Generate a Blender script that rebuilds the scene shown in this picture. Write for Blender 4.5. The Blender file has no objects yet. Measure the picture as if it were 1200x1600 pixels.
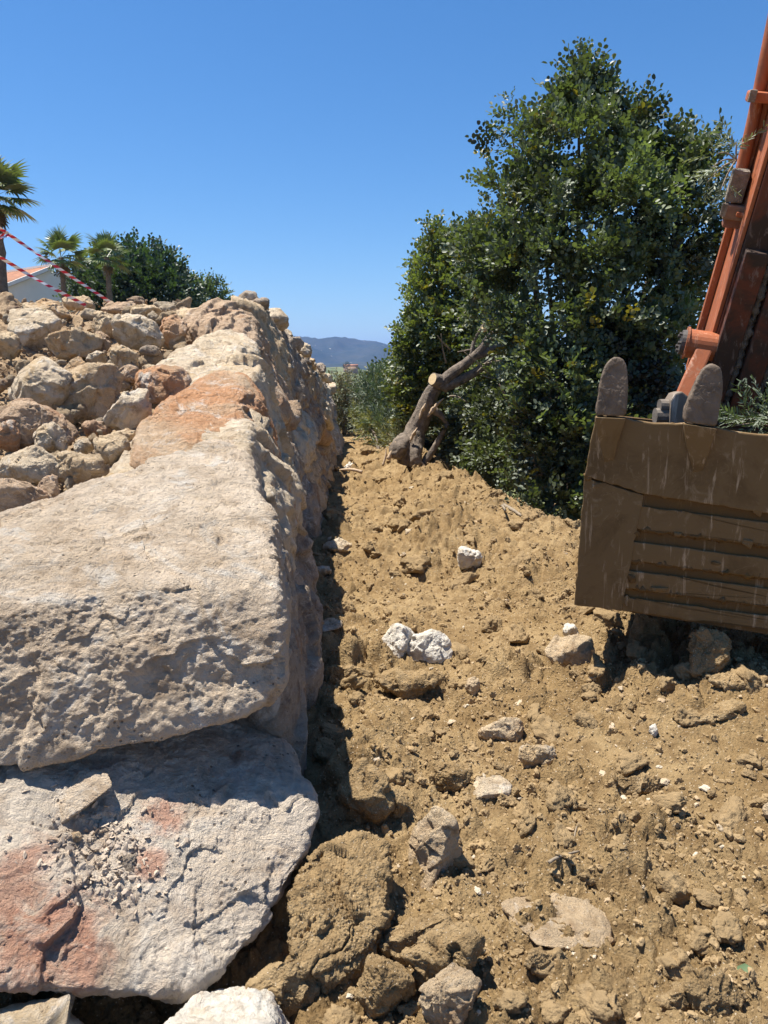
import bpy, bmesh, math, random
import numpy as np
from mathutils import Vector, Matrix
from mathutils.bvhtree import BVHTree

rng = np.random.default_rng(7)
random.seed(7)
SC = bpy.context.scene
COL = SC.collection
R = math.radians

# ------------------------------------------------------------------ camera
PITCH = R(10.4)
CAMZ = 1.65
cd = bpy.data.cameras.new('camera')
cam = bpy.data.objects.new('camera', cd)
COL.objects.link(cam)
cam.location = (0, 0, CAMZ)
cam.rotation_euler = (math.pi / 2 - PITCH, 0, 0)
cd.sensor_fit = 'VERTICAL'
cd.sensor_height = 36.0
cd.lens = 27.0
cd.clip_start = 0.05
cd.clip_end = 20000
SC.camera = cam

# ------------------------------------------------------------------ light
SUN = Vector((-0.30, 0.085, 0.90)).normalized()       # towards the sun
SUN_EL = math.asin(SUN.z)
SUN_AZ = math.atan2(SUN.x, SUN.y)                    # from +Y, clockwise to +X
w = bpy.data.worlds.new('World')
SC.world = w
w.use_nodes = True
nt = w.node_tree
nt.nodes.clear()
sky = nt.nodes.new('ShaderNodeTexSky')
sky.sky_type = 'NISHITA'
sky.sun_disc = False
sky.sun_elevation = SUN_EL
sky.sun_rotation = SUN_AZ
sky.altitude = 200
sky.air_density = 1.0
sky.dust_density = 0.3
sky.ozone_density = 5.0
hs = nt.nodes.new('ShaderNodeHueSaturation')
hs.inputs['Saturation'].default_value = 1.23
bg = nt.nodes.new('ShaderNodeBackground')
bg.inputs['Strength'].default_value = 0.077
wo = nt.nodes.new('ShaderNodeOutputWorld')
nt.links.new(sky.outputs[0], hs.inputs['Color'])
nt.links.new(hs.outputs[0], bg.inputs[0])
nt.links.new(bg.outputs[0], wo.inputs[0])

sd = bpy.data.lights.new('sun', 'SUN')
sd.energy = 5.0
sd.angle = R(0.53)
sd.color = (1.0, 0.955, 0.88)
so = bpy.data.objects.new('sun', sd)
COL.objects.link(so)
so.rotation_euler = (-SUN).to_track_quat('-Z', 'Y').to_euler()
so.location = (0, 0, 60)

SC.view_settings.view_transform = 'Standard'
SC.view_settings.look = 'None'
SC.view_settings.exposure = 0.95
SC.view_settings.gamma = 1.0
SC.cycles.max_bounces = 6
SC.cycles.diffuse_bounces = 3
SC.cycles.glossy_bounces = 2
SC.cycles.transmission_bounces = 3
SC.cycles.volume_bounces = 0
SC.cycles.use_denoising = True
SC.cycles.sample_clamp_indirect = 6

# ------------------------------------------------------------------ helpers
CP, SP = math.cos(PITCH), math.sin(PITCH)


def ray(u, v):
    a = (u - 600) / 1200
    b = (800 - v) / 1200
    return np.array((a, CP + b * SP, -SP + b * CP))


def at(u, v, Y):
    d = ray(u, v)
    p = d * (Y / d[1])
    p[2] += CAMZ
    return p


def at_z(u, v, z):
    d = ray(u, v)
    p = d * ((z - CAMZ) / d[2])
    p[2] += CAMZ
    return p


def nrm(v):
    v = np.asarray(v, float)
    return v / (np.linalg.norm(v, axis=-1, keepdims=True) + 1e-12)


def _hash(ix, iy, iz, seed):
    h = (ix.astype(np.int64) * 374761393 + iy.astype(np.int64) * 668265263 + iz.astype(np.int64) * 2147483647 + seed * 1274126177) & 0xFFFFFFFF
    h = ((h ^ (h >> 13)) * 1274126177) & 0xFFFFFFFF
    h = ((h ^ (h >> 16)) * 2246822519) & 0xFFFFFFFF
    return (h ^ (h >> 15)) & 0xFFFFFFFF


_GR = nrm(np.random.default_rng(1).normal(size=(256, 3))).astype(np.float32)


def gnoise(p, seed=0):
    """gradient noise, about -1..1"""
    p = np.asarray(p, np.float32)
    f = np.floor(p)
    i = f.astype(np.int64)
    q = p - f
    s = q * q * q * (q * (q * 6 - 15) + 10)
    out = 0
    for dx in (0, 1):
        wx = s[:, 0] if dx else 1 - s[:, 0]
        for dy in (0, 1):
            wy = s[:, 1] if dy else 1 - s[:, 1]
            for dz in (0, 1):
                wz = s[:, 2] if dz else 1 - s[:, 2]
                g = _GR[_hash(i[:, 0] + dx, i[:, 1] + dy, i[:, 2] + dz, seed) & 255]
                d = g[:, 0] * (q[:, 0] - dx) + g[:, 1] * (q[:, 1] - dy) + g[:, 2] * (q[:, 2] - dz)
                out = out + wx * wy * wz * d
    return out * 1.6


def fbm(p, oct=4, seed=0, gain=0.5, lac=2.03, ridged=False):
    a, t, s = 1.0, 0.0, 0.0
    p = np.asarray(p, np.float32)
    for o in range(oct):
        n = gnoise(p, seed + o * 17)
        if ridged:
            n = 1 - 2 * np.abs(n)
        t = t + a * n
        s += a
        a *= gain
        p = p * lac + 3.7
    return t / s


def clods(x, y, cell, seed, rmin=0.3, rmax=0.62, keep=0.75):
    """half-ellipsoid lumps on a jittered grid; returns 0..1"""
    gx = x / cell
    gy = y / cell
    ix = np.floor(gx).astype(np.int64)
    iy = np.floor(gy).astype(np.int64)
    out = np.zeros_like(x)
    z0 = np.zeros_like(ix)
    for dx in (-1, 0, 1):
        for dy in (-1, 0, 1):
            cx, cy = ix + dx, iy + dy
            h = _hash(cx, cy, z0, seed)
            a = (h & 255) / 255.0
            b = ((h >> 8) & 255) / 255.0
            r = rmin + (rmax - rmin) * ((h >> 16) & 255) / 255.0
            k = ((h >> 24) & 255) / 255.0
            ddx = gx - cx - a
            ddy = gy - cy - b
            an = k * 40.0
            e = 0.6 + 0.4 * b
            px = ddx * np.cos(an) + ddy * np.sin(an)
            py = (-ddx * np.sin(an) + ddy * np.cos(an)) / e
            d2 = (px * px + py * py) / (r * r)
            v = np.where((d2 < 1) & (k < keep), np.sqrt(np.maximum(0, 1 - d2)) * (0.5 + a * 0.6) * r / rmax, 0)
            out = np.maximum(out, v)
    return out


def make_mesh(name, V, F, mats=(), smooth=True, fm=None):
    """V (n,3); F (m,k) int array or list of such arrays"""
    me = bpy.data.meshes.new(name)
    Fs = F if isinstance(F, list) else [F]
    Fs = [np.asarray(f, np.int32) for f in Fs if len(f)]
    nl = sum(f.size for f in Fs)
    nf = sum(len(f) for f in Fs)
    me.vertices.add(len(V))
    me.vertices.foreach_set('co', np.asarray(V, np.float32).ravel())
    me.loops.add(nl)
    me.polygons.add(nf)
    me.loops.foreach_set('vertex_index', np.concatenate([f.ravel() for f in Fs]))
    tot = np.concatenate([np.full(len(f), f.shape[1], np.int32) for f in Fs])
    st = np.concatenate([[0], np.cumsum(tot)[:-1]]).astype(np.int32)
    me.polygons.foreach_set('loop_start', st)
    me.polygons.foreach_set('loop_total', tot)
    me.polygons.foreach_set('use_smooth', np.full(nf, smooth))
    for m in mats:
        me.materials.append(m)
    if fm is not None:
        me.polygons.foreach_set('material_index', np.asarray(fm, np.int32))
    me.update(calc_edges=True)
    return me


def link(name, me, parent=None, loc=None):
    o = bpy.data.objects.new(name, me)
    COL.objects.link(o)
    if parent is not None:
        o.parent = parent
    if loc is not None:
        o.location = loc
    return o


def tag(o, label=None, cat=None, group=None, kind=None):
    if label:
        o['label'] = label
    if cat:
        o['category'] = cat
    if group:
        o['group'] = group
    if kind:
        o['kind'] = kind
    return o


def empty(name, loc=(0, 0, 0)):
    o = bpy.data.objects.new(name, None)
    COL.objects.link(o)
    o.location = loc
    o.empty_display_size = 0.2
    return o


def attr_color(me, name, cols):
    a = me.color_attributes.new(name, 'FLOAT_COLOR', 'POINT')
    c = np.ones((len(cols), 4), np.float32)
    c[:, :3] = cols
    a.data.foreach_set('color', c.ravel())


def attr_float(me, name, vals):
    a = me.attributes.new(name, 'FLOAT', 'POINT')
    a.data.foreach_set('value', np.asarray(vals, np.float32))


# ------------------------------------------------------------------ material builder
class M:
    def __init__(self, name):
        self.m = bpy.data.materials.new(name)
        self.m.use_nodes = True
        self.t = self.m.node_tree
        self.t.nodes.clear()
        self.out = self.n('ShaderNodeOutputMaterial')

    def n(self, ty, **kw):
        x = self.t.nodes.new(ty)
        for k, v in kw.items():
            setattr(x, k, v)
        return x

    def l(self, a, b):
        self.t.links.new(a, b)

    def set(self, sock, v):
        if hasattr(v, 'is_output') or isinstance(v, bpy.types.NodeSocket):
            self.l(v, sock)
        elif isinstance(v, (tuple, list)) and len(v) == 3 and sock.type == 'RGBA':
            sock.default_value = (*v, 1)
        else:
            sock.default_value = v

    def coords(self, rand=True):
        tc = self.n('ShaderNodeTexCoord')
        if not rand:
            return tc.outputs['Object']
        oi = self.n('ShaderNodeObjectInfo')
        mul = self.n('ShaderNodeMath', operation='MULTIPLY')
        self.l(oi.outputs['Random'], mul.inputs[0])
        mul.inputs[1].default_value = 57.0
        add = self.n('ShaderNodeVectorMath', operation='ADD')
        self.l(tc.outputs['Object'], add.inputs[0])
        self.l(mul.outputs[0], add.inputs[1])
        self.rand = oi.outputs['Random']
        return add.outputs[0]

    def noise(self, vec, scale, detail=4, rough=0.55, dist=0.0):
        x = self.n('ShaderNodeTexNoise')
        self.l(vec, x.inputs['Vector'])
        x.inputs['Scale'].default_value = scale
        x.inputs['Detail'].default_value = detail
        x.inputs['Roughness'].default_value = rough
        x.inputs['Distortion'].default_value = dist
        return x.outputs['Fac']

    def voro(self, vec, scale, feature='F1', rnd=1.0):
        x = self.n('ShaderNodeTexVoronoi', feature=feature)
        self.l(vec, x.inputs['Vector'])
        x.inputs['Scale'].default_value = scale
        x.inputs['Randomness'].default_value = rnd
        return x.outputs['Distance'], (x.outputs['Color'] if 'Color' in x.outputs else None)

    def ramp(self, fac, stops, mode='LINEAR'):
        x = self.n('ShaderNodeValToRGB')
        x.color_ramp.interpolation = mode
        el = x.color_ramp.elements
        while len(el) < len(stops):
            el.new(0.5)
        for e, (p, c) in zip(el, stops):
            e.position = p
            e.color = (c, c, c, 1) if isinstance(c, (int, float)) else (*c, 1)
        self.l(fac, x.inputs[0])
        return x.outputs[0]

    def mix(self, fac, a, b, mode='MIX'):
        x = self.n('ShaderNodeMix', data_type='RGBA', blend_type=mode)
        self.set(x.inputs[0], fac)
        self.set(x.inputs[6], a)
        self.set(x.inputs[7], b)
        return x.outputs[2]

    def math(self, op, a, b=0.0):
        x = self.n('ShaderNodeMath', operation=op)
        self.set(x.inputs[0], a)
        self.set(x.inputs[1], b)
        return x.outputs[0]

    def bump(self, h, strength, dist, normal=None):
        x = self.n('ShaderNodeBump')
        self.l(h, x.inputs['Height'])
        x.inputs['Strength'].default_value = strength
        x.inputs['Distance'].default_value = dist
        if normal is not None:
            self.l(normal, x.inputs['Normal'])
        return x.outputs[0]

    def bsdf(self, col, rough=0.8, normal=None, metal=0.0, spec=0.3):
        b = self.n('ShaderNodeBsdfPrincipled')
        self.set(b.inputs['Base Color'], col)
        self.set(b.inputs['Roughness'], rough)
        b.inputs['Metallic'].default_value = metal
        b.inputs['Specular IOR Level'].default_value = spec
        if normal is not None:
            self.l(normal, b.inputs['Normal'])
        return b

    def done(self, shader):
        self.l(shader.outputs[0] if hasattr(shader, 'outputs') else shader, self.out.inputs[0])
        return self.m


def rock_mat(name, light, mid, dark, stain, stain_amt=0.5, white_amt=0.5, dust_amt=0.4, s=1.0, bumpk=1.0, fixed=None, spots=(), darkk=0.95):
    k = M(name)
    v = k.coords(fixed is None)
    v0 = v
    if fixed is not None:
        ad = k.n('ShaderNodeVectorMath', operation='ADD')
        k.l(v, ad.inputs[0])
        ad.inputs[1].default_value = fixed
        v = ad.outputs[0]
    big = k.noise(v, 1.7 * s, 5, 0.6, 0.4)
    col = k.mix(k.ramp(big, [(0.32, 0.0), (0.66, 1.0)]), mid, light)
    med = k.noise(v, 6.5 * s, 7, 0.65, 0.6)
    col = k.mix(k.ramp(med, [(0.34, darkk), (0.50, 0.0)]), col, dark)
    st = k.noise(v, 1.1 * s, 6, 0.68, 1.0)
    col = k.mix(k.ramp(st, [(0.62 - 0.22 * stain_amt, 0.0), (0.72 - 0.18 * stain_amt, 0.85)]), col, stain)
    for (sx_, sy_, sz_, sr_) in spots:
        di = k.n('ShaderNodeVectorMath', operation='DISTANCE')
        k.l(v0, di.inputs[0])
        di.inputs[1].default_value = (sx_, sy_, sz_)
        f_ = k.math('SUBTRACT', k.math('MULTIPLY', k.noise(v, 9, 7, 0.7, 0.8), 2.2), k.math('DIVIDE', di.outputs['Value'], sr_))
        col = k.mix(k.ramp(f_, [(0.0, 0.0), (0.6, 0.72)]), col, k.mix(k.noise(v, 14, 6, 0.7), stain, tuple(c * 1.5 + 0.08 for c in stain)))
    wv = k.noise(v, 2.6 * s, 9, 0.72, 1.6)
    col = k.mix(k.ramp(wv, [(0.66 - 0.16 * white_amt, 0.0), (0.76 - 0.14 * white_amt, 0.9)]), col, (0.82, 0.745, 0.63))
    scr = k.noise(v, 17 * s, 8, 0.75, 2.2)
    col = k.mix(k.ramp(scr, [(0.55, 0.0), (0.70, 0.7)]), col, (0.76, 0.665, 0.53))
    # dusty soil lying on upward faces
    ge = k.n('ShaderNodeNewGeometry')
    sep = k.n('ShaderNodeSeparateXYZ')
    k.l(ge.outputs['Normal'], sep.inputs[0])
    du = k.noise(v, 3.3 * s, 6, 0.7)
    dust = k.math('MULTIPLY', k.ramp(sep.outputs['Z'], [(0.45, 0.0), (0.9, 1.0)]), k.ramp(du, [(0.45, 0.0), (0.6, dust_amt)]))
    col = k.mix(dust, col, (0.36, 0.265, 0.165))
    pits, _ = k.voro(v, 42 * s)
    pm = k.math('MULTIPLY', k.ramp(pits, [(0.10, 0.8), (0.22, 0.0)]), k.ramp(k.noise(v, 5 * s, 3), [(0.5, 0.0), (0.62, 1.0)]))
    col = k.mix(pm, col, (0.16, 0.11, 0.075))
    f1 = k.noise(v, 9 * s, 10, 0.72, 0.5)
    f2 = k.noise(v, 38 * s, 8, 0.7, 0.3)
    f3 = k.noise(v, 150 * s, 4, 0.6)
    h = k.math('ADD', k.math('MULTIPLY', f1, 1.0), k.math('ADD', k.math('MULTIPLY', f2, 0.45), k.math('MULTIPLY', f3, 0.12)))
    h = k.math('SUBTRACT', h, k.math('MULTIPLY', pm, 0.25))
    nr = k.bump(h, 1.0 * bumpk, 0.085 / s)
    return k.done(k.bsdf(col, 0.92, nr, spec=0.15))


CREAM = (0.55, 0.455, 0.335)
TAN = (0.42, 0.315, 0.205)
BRN = (0.25, 0.175, 0.11)
RUST = (0.46, 0.22, 0.105)
mat_boulder = rock_mat('limestone_boulder', (0.82, 0.67, 0.50), (0.70, 0.54, 0.375), (0.46, 0.335, 0.22), (0.60, 0.42, 0.26), 0.2, 0.85, 0.25, fixed=(3.1, 7.7, 1.3), darkk=0.8)
mat_lower = rock_mat('pink_limestone', (0.85, 0.71, 0.56), (0.74, 0.585, 0.43), (0.48, 0.345, 0.235), (0.60, 0.36, 0.22), 0.4, 0.85, 0.25, 0.8, fixed=(1.7, 4.2, 9.1), darkk=0.75)
mat_orange = rock_mat('rust_limestone', (0.72, 0.55, 0.37), (0.63, 0.40, 0.23), (0.45, 0.28, 0.155), (0.64, 0.32, 0.155), 1.05, 0.75, 0.2, 1.1)
mat_pale = rock_mat('pale_limestone', (0.78, 0.645, 0.465), (0.66, 0.515, 0.34), (0.45, 0.33, 0.21), (0.60, 0.42, 0.22), 0.35, 0.7, 0.3, 1.8)
mat_tan = rock_mat('tan_stone', (0.70, 0.54, 0.345), (0.57, 0.415, 0.25), (0.37, 0.255, 0.15), (0.55, 0.34, 0.17), 0.4, 0.5, 0.35, 2.2)
mat_brown = rock_mat('brown_stone', (0.62, 0.45, 0.30), (0.50, 0.345, 0.22), (0.32, 0.21, 0.13), (0.48, 0.265, 0.15), 0.4, 0.45, 0.35, 2.0)
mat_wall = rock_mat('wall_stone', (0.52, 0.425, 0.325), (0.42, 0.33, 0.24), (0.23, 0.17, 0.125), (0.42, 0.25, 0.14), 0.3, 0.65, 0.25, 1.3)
mat_white = rock_mat('white_quartz', (0.84, 0.79, 0.69), (0.76, 0.68, 0.55), (0.52, 0.42, 0.30), (0.64, 0.46, 0.28), 0.25, 0.9, 0.2, 3.5)


def soil_mat(name, light, mid, dark, s=1.0):
    k = M(name)
    v = k.coords()
    big = k.noise(v, 1.3 * s, 6, 0.65, 0.5)
    col = k.mix(k.ramp(big, [(0.40, 0.0), (0.60, 1.0)]), mid, light)
    damp = k.noise(v, 0.55 * s, 5, 0.7, 0.8)
    col = k.mix(k.ramp(damp, [(0.56, 0.0), (0.66, 0.75)]), col, tuple(c * 0.72 for c in mid))
    md = k.noise(v, 9 * s, 8, 0.7, 0.4)
    col = k.mix(k.ramp(md, [(0.36, 0.95), (0.56, 0.0)]), col, dark)
    gd, gc = k.voro(v, 120 * s)
    sepc = k.n('ShaderNodeSeparateColor')
    k.l(gc, sepc.inputs[0])
    gm = k.math('MULTIPLY', k.ramp(gd, [(0.22, 1.0), (0.34, 0.0)]), k.ramp(sepc.outputs[0], [(0.86, 0.0), (0.90, 1.0)]))
    col = k.mix(gm, col, (0.56, 0.46, 0.33))
    f1 = k.noise(v, 28 * s, 9, 0.75, 0.3)
    f2 = k.noise(v, 110 * s, 7, 0.7)
    g2, _ = k.voro(v, 75 * s)
    h = k.math('ADD', f1, k.math('ADD', k.math('MULTIPLY', f2, 0.5), k.math('MULTIPLY', k.ramp(g2, [(0.0, 1.0), (0.5, 0.0)]), 0.35)))
    nr = k.bump(h, 0.9, 0.022 / s)
    return k.done(k.bsdf(col, 0.97, nr, spec=0.08))


mat_soil = soil_mat('dug_soil', (0.355, 0.248, 0.125), (0.275, 0.182, 0.084), (0.185, 0.118, 0.054))
mat_clod = soil_mat('clod_soil', (0.385, 0.273, 0.145), (0.315, 0.215, 0.107), (0.22, 0.145, 0.07), 1.4)
mat_redsoil = soil_mat('red_soil', (0.44, 0.325, 0.205), (0.36, 0.252, 0.15), (0.235, 0.158, 0.095), 1.0)


def plain_mat(name, col, rough=0.7, var=0.25, scale=12, metal=0.0, spec=0.3, bump=0.3, bd=0.01):
    k = M(name)
    v = k.coords()
    n1 = k.noise(v, scale, 6, 0.65, 0.4)
    c2 = tuple(c * (1 - var) for c in col)
    c = k.mix(k.ramp(n1, [(0.35, 0.0), (0.65, 1.0)]), c2, col)
    nr = k.bump(k.noise(v, scale * 4, 7, 0.7), bump, bd)
    return k.done(k.bsdf(c, rough, nr, metal, spec))


def leaf_mat(name, rough=0.38, trans=0.22, spec=0.5):
    k = M(name)
    a = k.n('ShaderNodeVertexColor', layer_name='leaf_color')
    ge = k.n('ShaderNodeNewGeometry')
    under = k.mix(0.6, a.outputs['Color'], (0.16, 0.18, 0.12))
    col = k.mix(ge.outputs['Backfacing'], a.outputs['Color'], under)
    b = k.bsdf(col, rough, None, 0.0, spec)
    tr = k.n('ShaderNodeBsdfTranslucent')
    tint = k.mix(1.0, a.outputs['Color'], (1.5, 1.7, 0.6), 'MULTIPLY')
    k.l(tint, tr.inputs[0])
    ms = k.n('ShaderNodeMixShader')
    ms.inputs[0].default_value = trans
    k.l(b.outputs[0], ms.inputs[1])
    k.l(tr.outputs[0], ms.inputs[2])
    return k.done(ms)


mat_leaf = leaf_mat('carob_leaf', 0.47, 0.24, 0.45)
mat_olive = leaf_mat('olive_leaf', 0.5, 0.15, 0.4)
mat_palm = leaf_mat('palm_leaf', 0.45, 0.15, 0.4)
mat_bark = plain_mat('bark', (0.31, 0.245, 0.185), 0.9, 0.62, 14, bump=0.9, bd=0.03)
mat_twig = plain_mat('twig', (0.30, 0.24, 0.17), 0.85, 0.35, 20)
mat_cutwood = plain_mat('cut_wood', (0.68, 0.50, 0.27), 0.75, 0.2, 30)
mat_torn = plain_mat('torn_wood', (0.58, 0.42, 0.27), 0.8, 0.35, 30)

# ------------------------------------------------------------------ rocks
_ico = {}


def ico(sub):
    if sub not in _ico:
        bm = bmesh.new()
        bmesh.ops.create_icosphere(bm, subdivisions=sub, radius=1)
        me = bpy.data.meshes.new('tmp')
        bm.to_mesh(me)
        bm.free()
        V = np.empty(len(me.vertices) * 3, np.float32)
        me.vertices.foreach_get('co', V)
        F = np.empty(len(me.loops), np.int32)
        me.loops.foreach_get('vertex_index', F)
        bpy.data.meshes.remove(me)
        _ico[sub] = (V.reshape(-1, 3), F.reshape(-1, 3))
    return _ico[sub]


def hull_planes(P):
    bm = bmesh.new()
    for p in P:
        bm.verts.new(p)
    r = bmesh.ops.convex_hull(bm, input=bm.verts)
    ns, os_, ar = [], [], []
    bm.normal_update()
    for f in bm.faces:
        if f.calc_area() < 1e-6:
            continue
        ns.append(f.normal[:])
        os_.append(f.normal.dot(f.verts[0].co))
        ar.append(f.calc_area())
    used = np.array([v.co[:] for v in bm.verts if v.link_faces])
    bm.free()
    return np.array(ns), np.array(os_), used


def cellfacet(p, seed, tilt=1.0, step=0.25):
    """chipped surface: every 3-D cell carries its own tilted plane"""
    p = np.asarray(p, np.float32)
    b = np.floor(p).astype(np.int64)
    best = np.full(len(p), 9e9, np.float32)
    val = np.zeros(len(p), np.float32)
    for dx in (-1, 0, 1):
        for dy in (-1, 0, 1):
            for dz in (-1, 0, 1):
                c = b + (dx, dy, dz)
                h = _hash(c[:, 0], c[:, 1], c[:, 2], seed)
                f = np.stack([(h & 255), (h >> 8) & 255, (h >> 16) & 255], -1).astype(np.float32) / 255.0
                d = p - c - f
                d2 = (d * d).sum(1)
                g = _GR[(h >> 21) & 255]
                m = d2 < best
                best = np.where(m, d2, best)
                val = np.where(m, (d * g).sum(1) * tilt + (((h >> 24) & 255) / 255.0 - 0.5) * step, val)
    return val


def rock_verts(pts, sub, seed, k=34, chips=12, chip=(0.78, 1.0), amp=0.06, rough=0.05, fine=0.022, strata=0.0, crack=0.025, facet=0.16, nfac=46):
    r_ = np.random.default_rng(seed)
    P = np.array(pts, float)
    c = (P.min(0) + P.max(0)) * 0.5 * 0.4 + P.mean(0) * 0.6
    N, O, used = hull_planes(P - c)
    flip = np.where(O < 0, -1, 1)
    N = N * flip[:, None]
    O = np.abs(O)
    ext = (used.max(0) - used.min(0)) * 0.5
    L = float(np.prod(ext)) ** (1 / 3)
    O = np.maximum(O, 0.12 * L)
    if chips:
        cn = nrm(r_.normal(size=(chips, 3)) / ext)
        co = (cn @ used.T).max(1) * r_.uniform(chip[0], chip[1], chips)
        N = np.vstack([N, cn])
        O = np.concatenate([O, np.maximum(co, 0.12 * L)])
    D, F = ico(sub)
    D = nrm(D * ext)
    out = np.empty((len(D), 3))
    nor = np.empty((len(D), 3))
    A = (N / O[:, None]).T
    for s in range(0, len(D), 20000):
        q = np.maximum(D[s:s + 20000] @ A, 0)
        qm = q.max(1, keepdims=True)
        qn = q / qm
        r = 1 / (qm[:, 0] * (qn ** k).sum(1) ** (1 / k))
        out[s:s + 20000] = D[s:s + 20000] * r[:, None]
        nor[s:s + 20000] = nrm((qn ** (k - 1)) @ A.T)
    S = out / L + seed * 1.37
    Sj = S + 0.05 * np.stack([fbm(S * 6, 2, seed + 61), fbm(S * 6, 2, seed + 62), fbm(S * 6, 2, seed + 63)], -1)
    h = amp * fbm(S * 1.3, 3, seed) + rough * 0.35 * fbm(S * 4.2, 4, seed + 5, 0.55, ridged=True) + fine * 0.6 * fbm(S * 14, 4, seed + 9, 0.65)
    patch = np.clip(0.55 + 1.3 * gnoise(S * 1.6, seed + 71), 0.1, 1.2)
    h = h + rough * 0.55 * cellfacet(Sj * 3.4, seed + 81, 0.9, 0.5) + rough * 0.30 * patch * cellfacet(Sj * 9, seed + 83, 0.9, 0.6)
    # broken pits and flakes
    pk = gnoise(S * 2.6, seed + 31)
    h = h - rough * 0.5 * np.clip((pk - 0.25) * 3, 0, 1) * (0.6 + 0.4 * fbm(S * 9, 2, seed + 3))
    if facet:
        # broken faces: every patch has its own small tilt
        sd_ = out[r_.integers(0, len(out), nfac)] / L + seed * 1.37
        Sw = S + 0.10 * np.stack([gnoise(S * 3.1, seed + 51), gnoise(S * 3.1, seed + 52), gnoise(S * 3.1, seed + 53)], -1)
        tl = r_.normal(size=(nfac, 3)) * facet
        hb = r_.normal(size=nfac) * facet * 0.10
        fh_ = np.empty(len(S))
        for s0 in range(0, len(S), 20000):
            b0 = Sw[s0:s0 + 20000]
            d2 = ((b0[:, None, :] - sd_[None]) ** 2).sum(-1)
            w_ = np.exp(-(d2 - d2.min(1, keepdims=True)) * 260)
            pl_ = np.einsum('nij,ij->ni', b0[:, None, :] - sd_[None], tl) + hb
            fh_[s0:s0 + 20000] = (w_ * pl_).sum(1) / w_.sum(1)
        h = h + fh_
    h = h + fine * 0.4 * fbm(S * 33, 3, seed + 13, 0.6)
    if crack:
        cn_ = np.abs(gnoise(S * 1.5 + 0.25 * fbm(S * 5, 2, seed + 41)[:, None], seed + 43))
        h = h - crack * np.exp(-(cn_ / 0.035) ** 2) * np.clip(0.5 + 2 * gnoise(S * 1.1, seed + 47), 0, 1)
    if strata:
        t = S @ nrm(r_.normal(size=3) * (0.4, 0.4, 1)) * 5 + 0.8 * fbm(S * 1.5, 3, seed + 2)
        fr = t - np.floor(t)
        h = h + strata * (np.minimum(fr * 4, 1) - fr)
    out = out + nor * (h * L)[:, None]
    return out + c, F


def rock_obj(name, pts, mat, sub=5, seed=1, label=None, cat='boulder', group=None, **kw):
    V, F = rock_verts(pts, sub, seed, **kw)
    base = np.array([V[:, 0].mean(), V[:, 1].mean(), V[:, 2].min()])
    me = make_mesh(name, V - base, F, [mat])
    o = link(name, me, loc=base)
    if label:
        tag(o, label, cat, group)
    return o


def blob_pts(seed, sx=1, sy=1, sz=1, n=14, box=0.5):
    r_ = np.random.default_rng(seed)
    p = nrm(r_.normal(size=(n, 3)))
    m = np.abs(p).max(1, keepdims=True)
    p = p * (1 - box) + p / m * box * 0.8
    p *= r_.uniform(0.82, 1.05, (n, 1))
    return p * (sx, sy, sz)


# ------------------------------------------------------------------ terrain heights
def lerp_tab(t, xs, ys):
    return np.interp(t, xs, ys)


def wall_base_x(y):
    return np.interp(y, [1.5, 2.3, 6.5, 12, 18, 20], [-0.18, -0.2, -0.6, -0.80, -0.92, -0.95])


def wall_top_x(y):
    return np.interp(y, [2, 2.9, 4.3, 7, 11, 18], [-0.3, -0.42, -0.74, -1.2, -1.34, -1.3])


def wall_top_z(y):
    return np.interp(y, [2, 2.9, 4.3, 5, 7, 8, 11, 15, 18], [0.95, 1.05, 1.45, 1.66, 2.2, 2.3, 2.02, 1.6, 1.2])


def crest_x(y):
    return np.interp(y, [0, 3, 6.2, 8.5, 12, 15, 18, 24], [3.2, 2.5, 1.62, 1.2, 0.62, 0.35, 0.2, 0.2])


def base_z(x, y):
    cx = crest_x(y)
    t = np.clip((x + 0.2) / (cx + 0.2), 0, 1)
    z = (0.30 * np.interp(y, [0, 2.0, 3, 6, 12, 16, 19], [0.2, 0.5, 0.85, 1.1, 1.0, 0.5, 0.0])) * t * t * (3 - 2 * t)
    z = z + 0.16 * np.exp(-(((x - 0.35) / 0.7) ** 2 + ((y - 13.2) / 1.6) ** 2))
    drop = np.maximum(0, x - cx)
    z = z - np.minimum(drop * 0.75, 2.0 + drop * 0.02)
    z = z - 0.16 * np.exp(-(((x + 0.55) / 0.5) ** 2 + ((y - 1.75) / 0.45) ** 2))      # hollow under the lowest boulder
    z = z - np.maximum(0, y - 18) * 0.035
    z = z + 0.10 * np.exp(-(((x + 0.05) / 0.16) ** 2 + ((y - 2.95) / 0.5) ** 2))      # earth piled against the wall foot
    # trench scooped below the bucket
    z = z - 0.17 * np.exp(-(((x - 1.55) / 0.55) ** 2 + ((y - 3.95) / 0.30) ** 2)) + 0.06 * np.exp(-(((x - 1.6) / 0.4) ** 2 + ((y - 3.35) / 0.22) ** 2))
    return z


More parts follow.
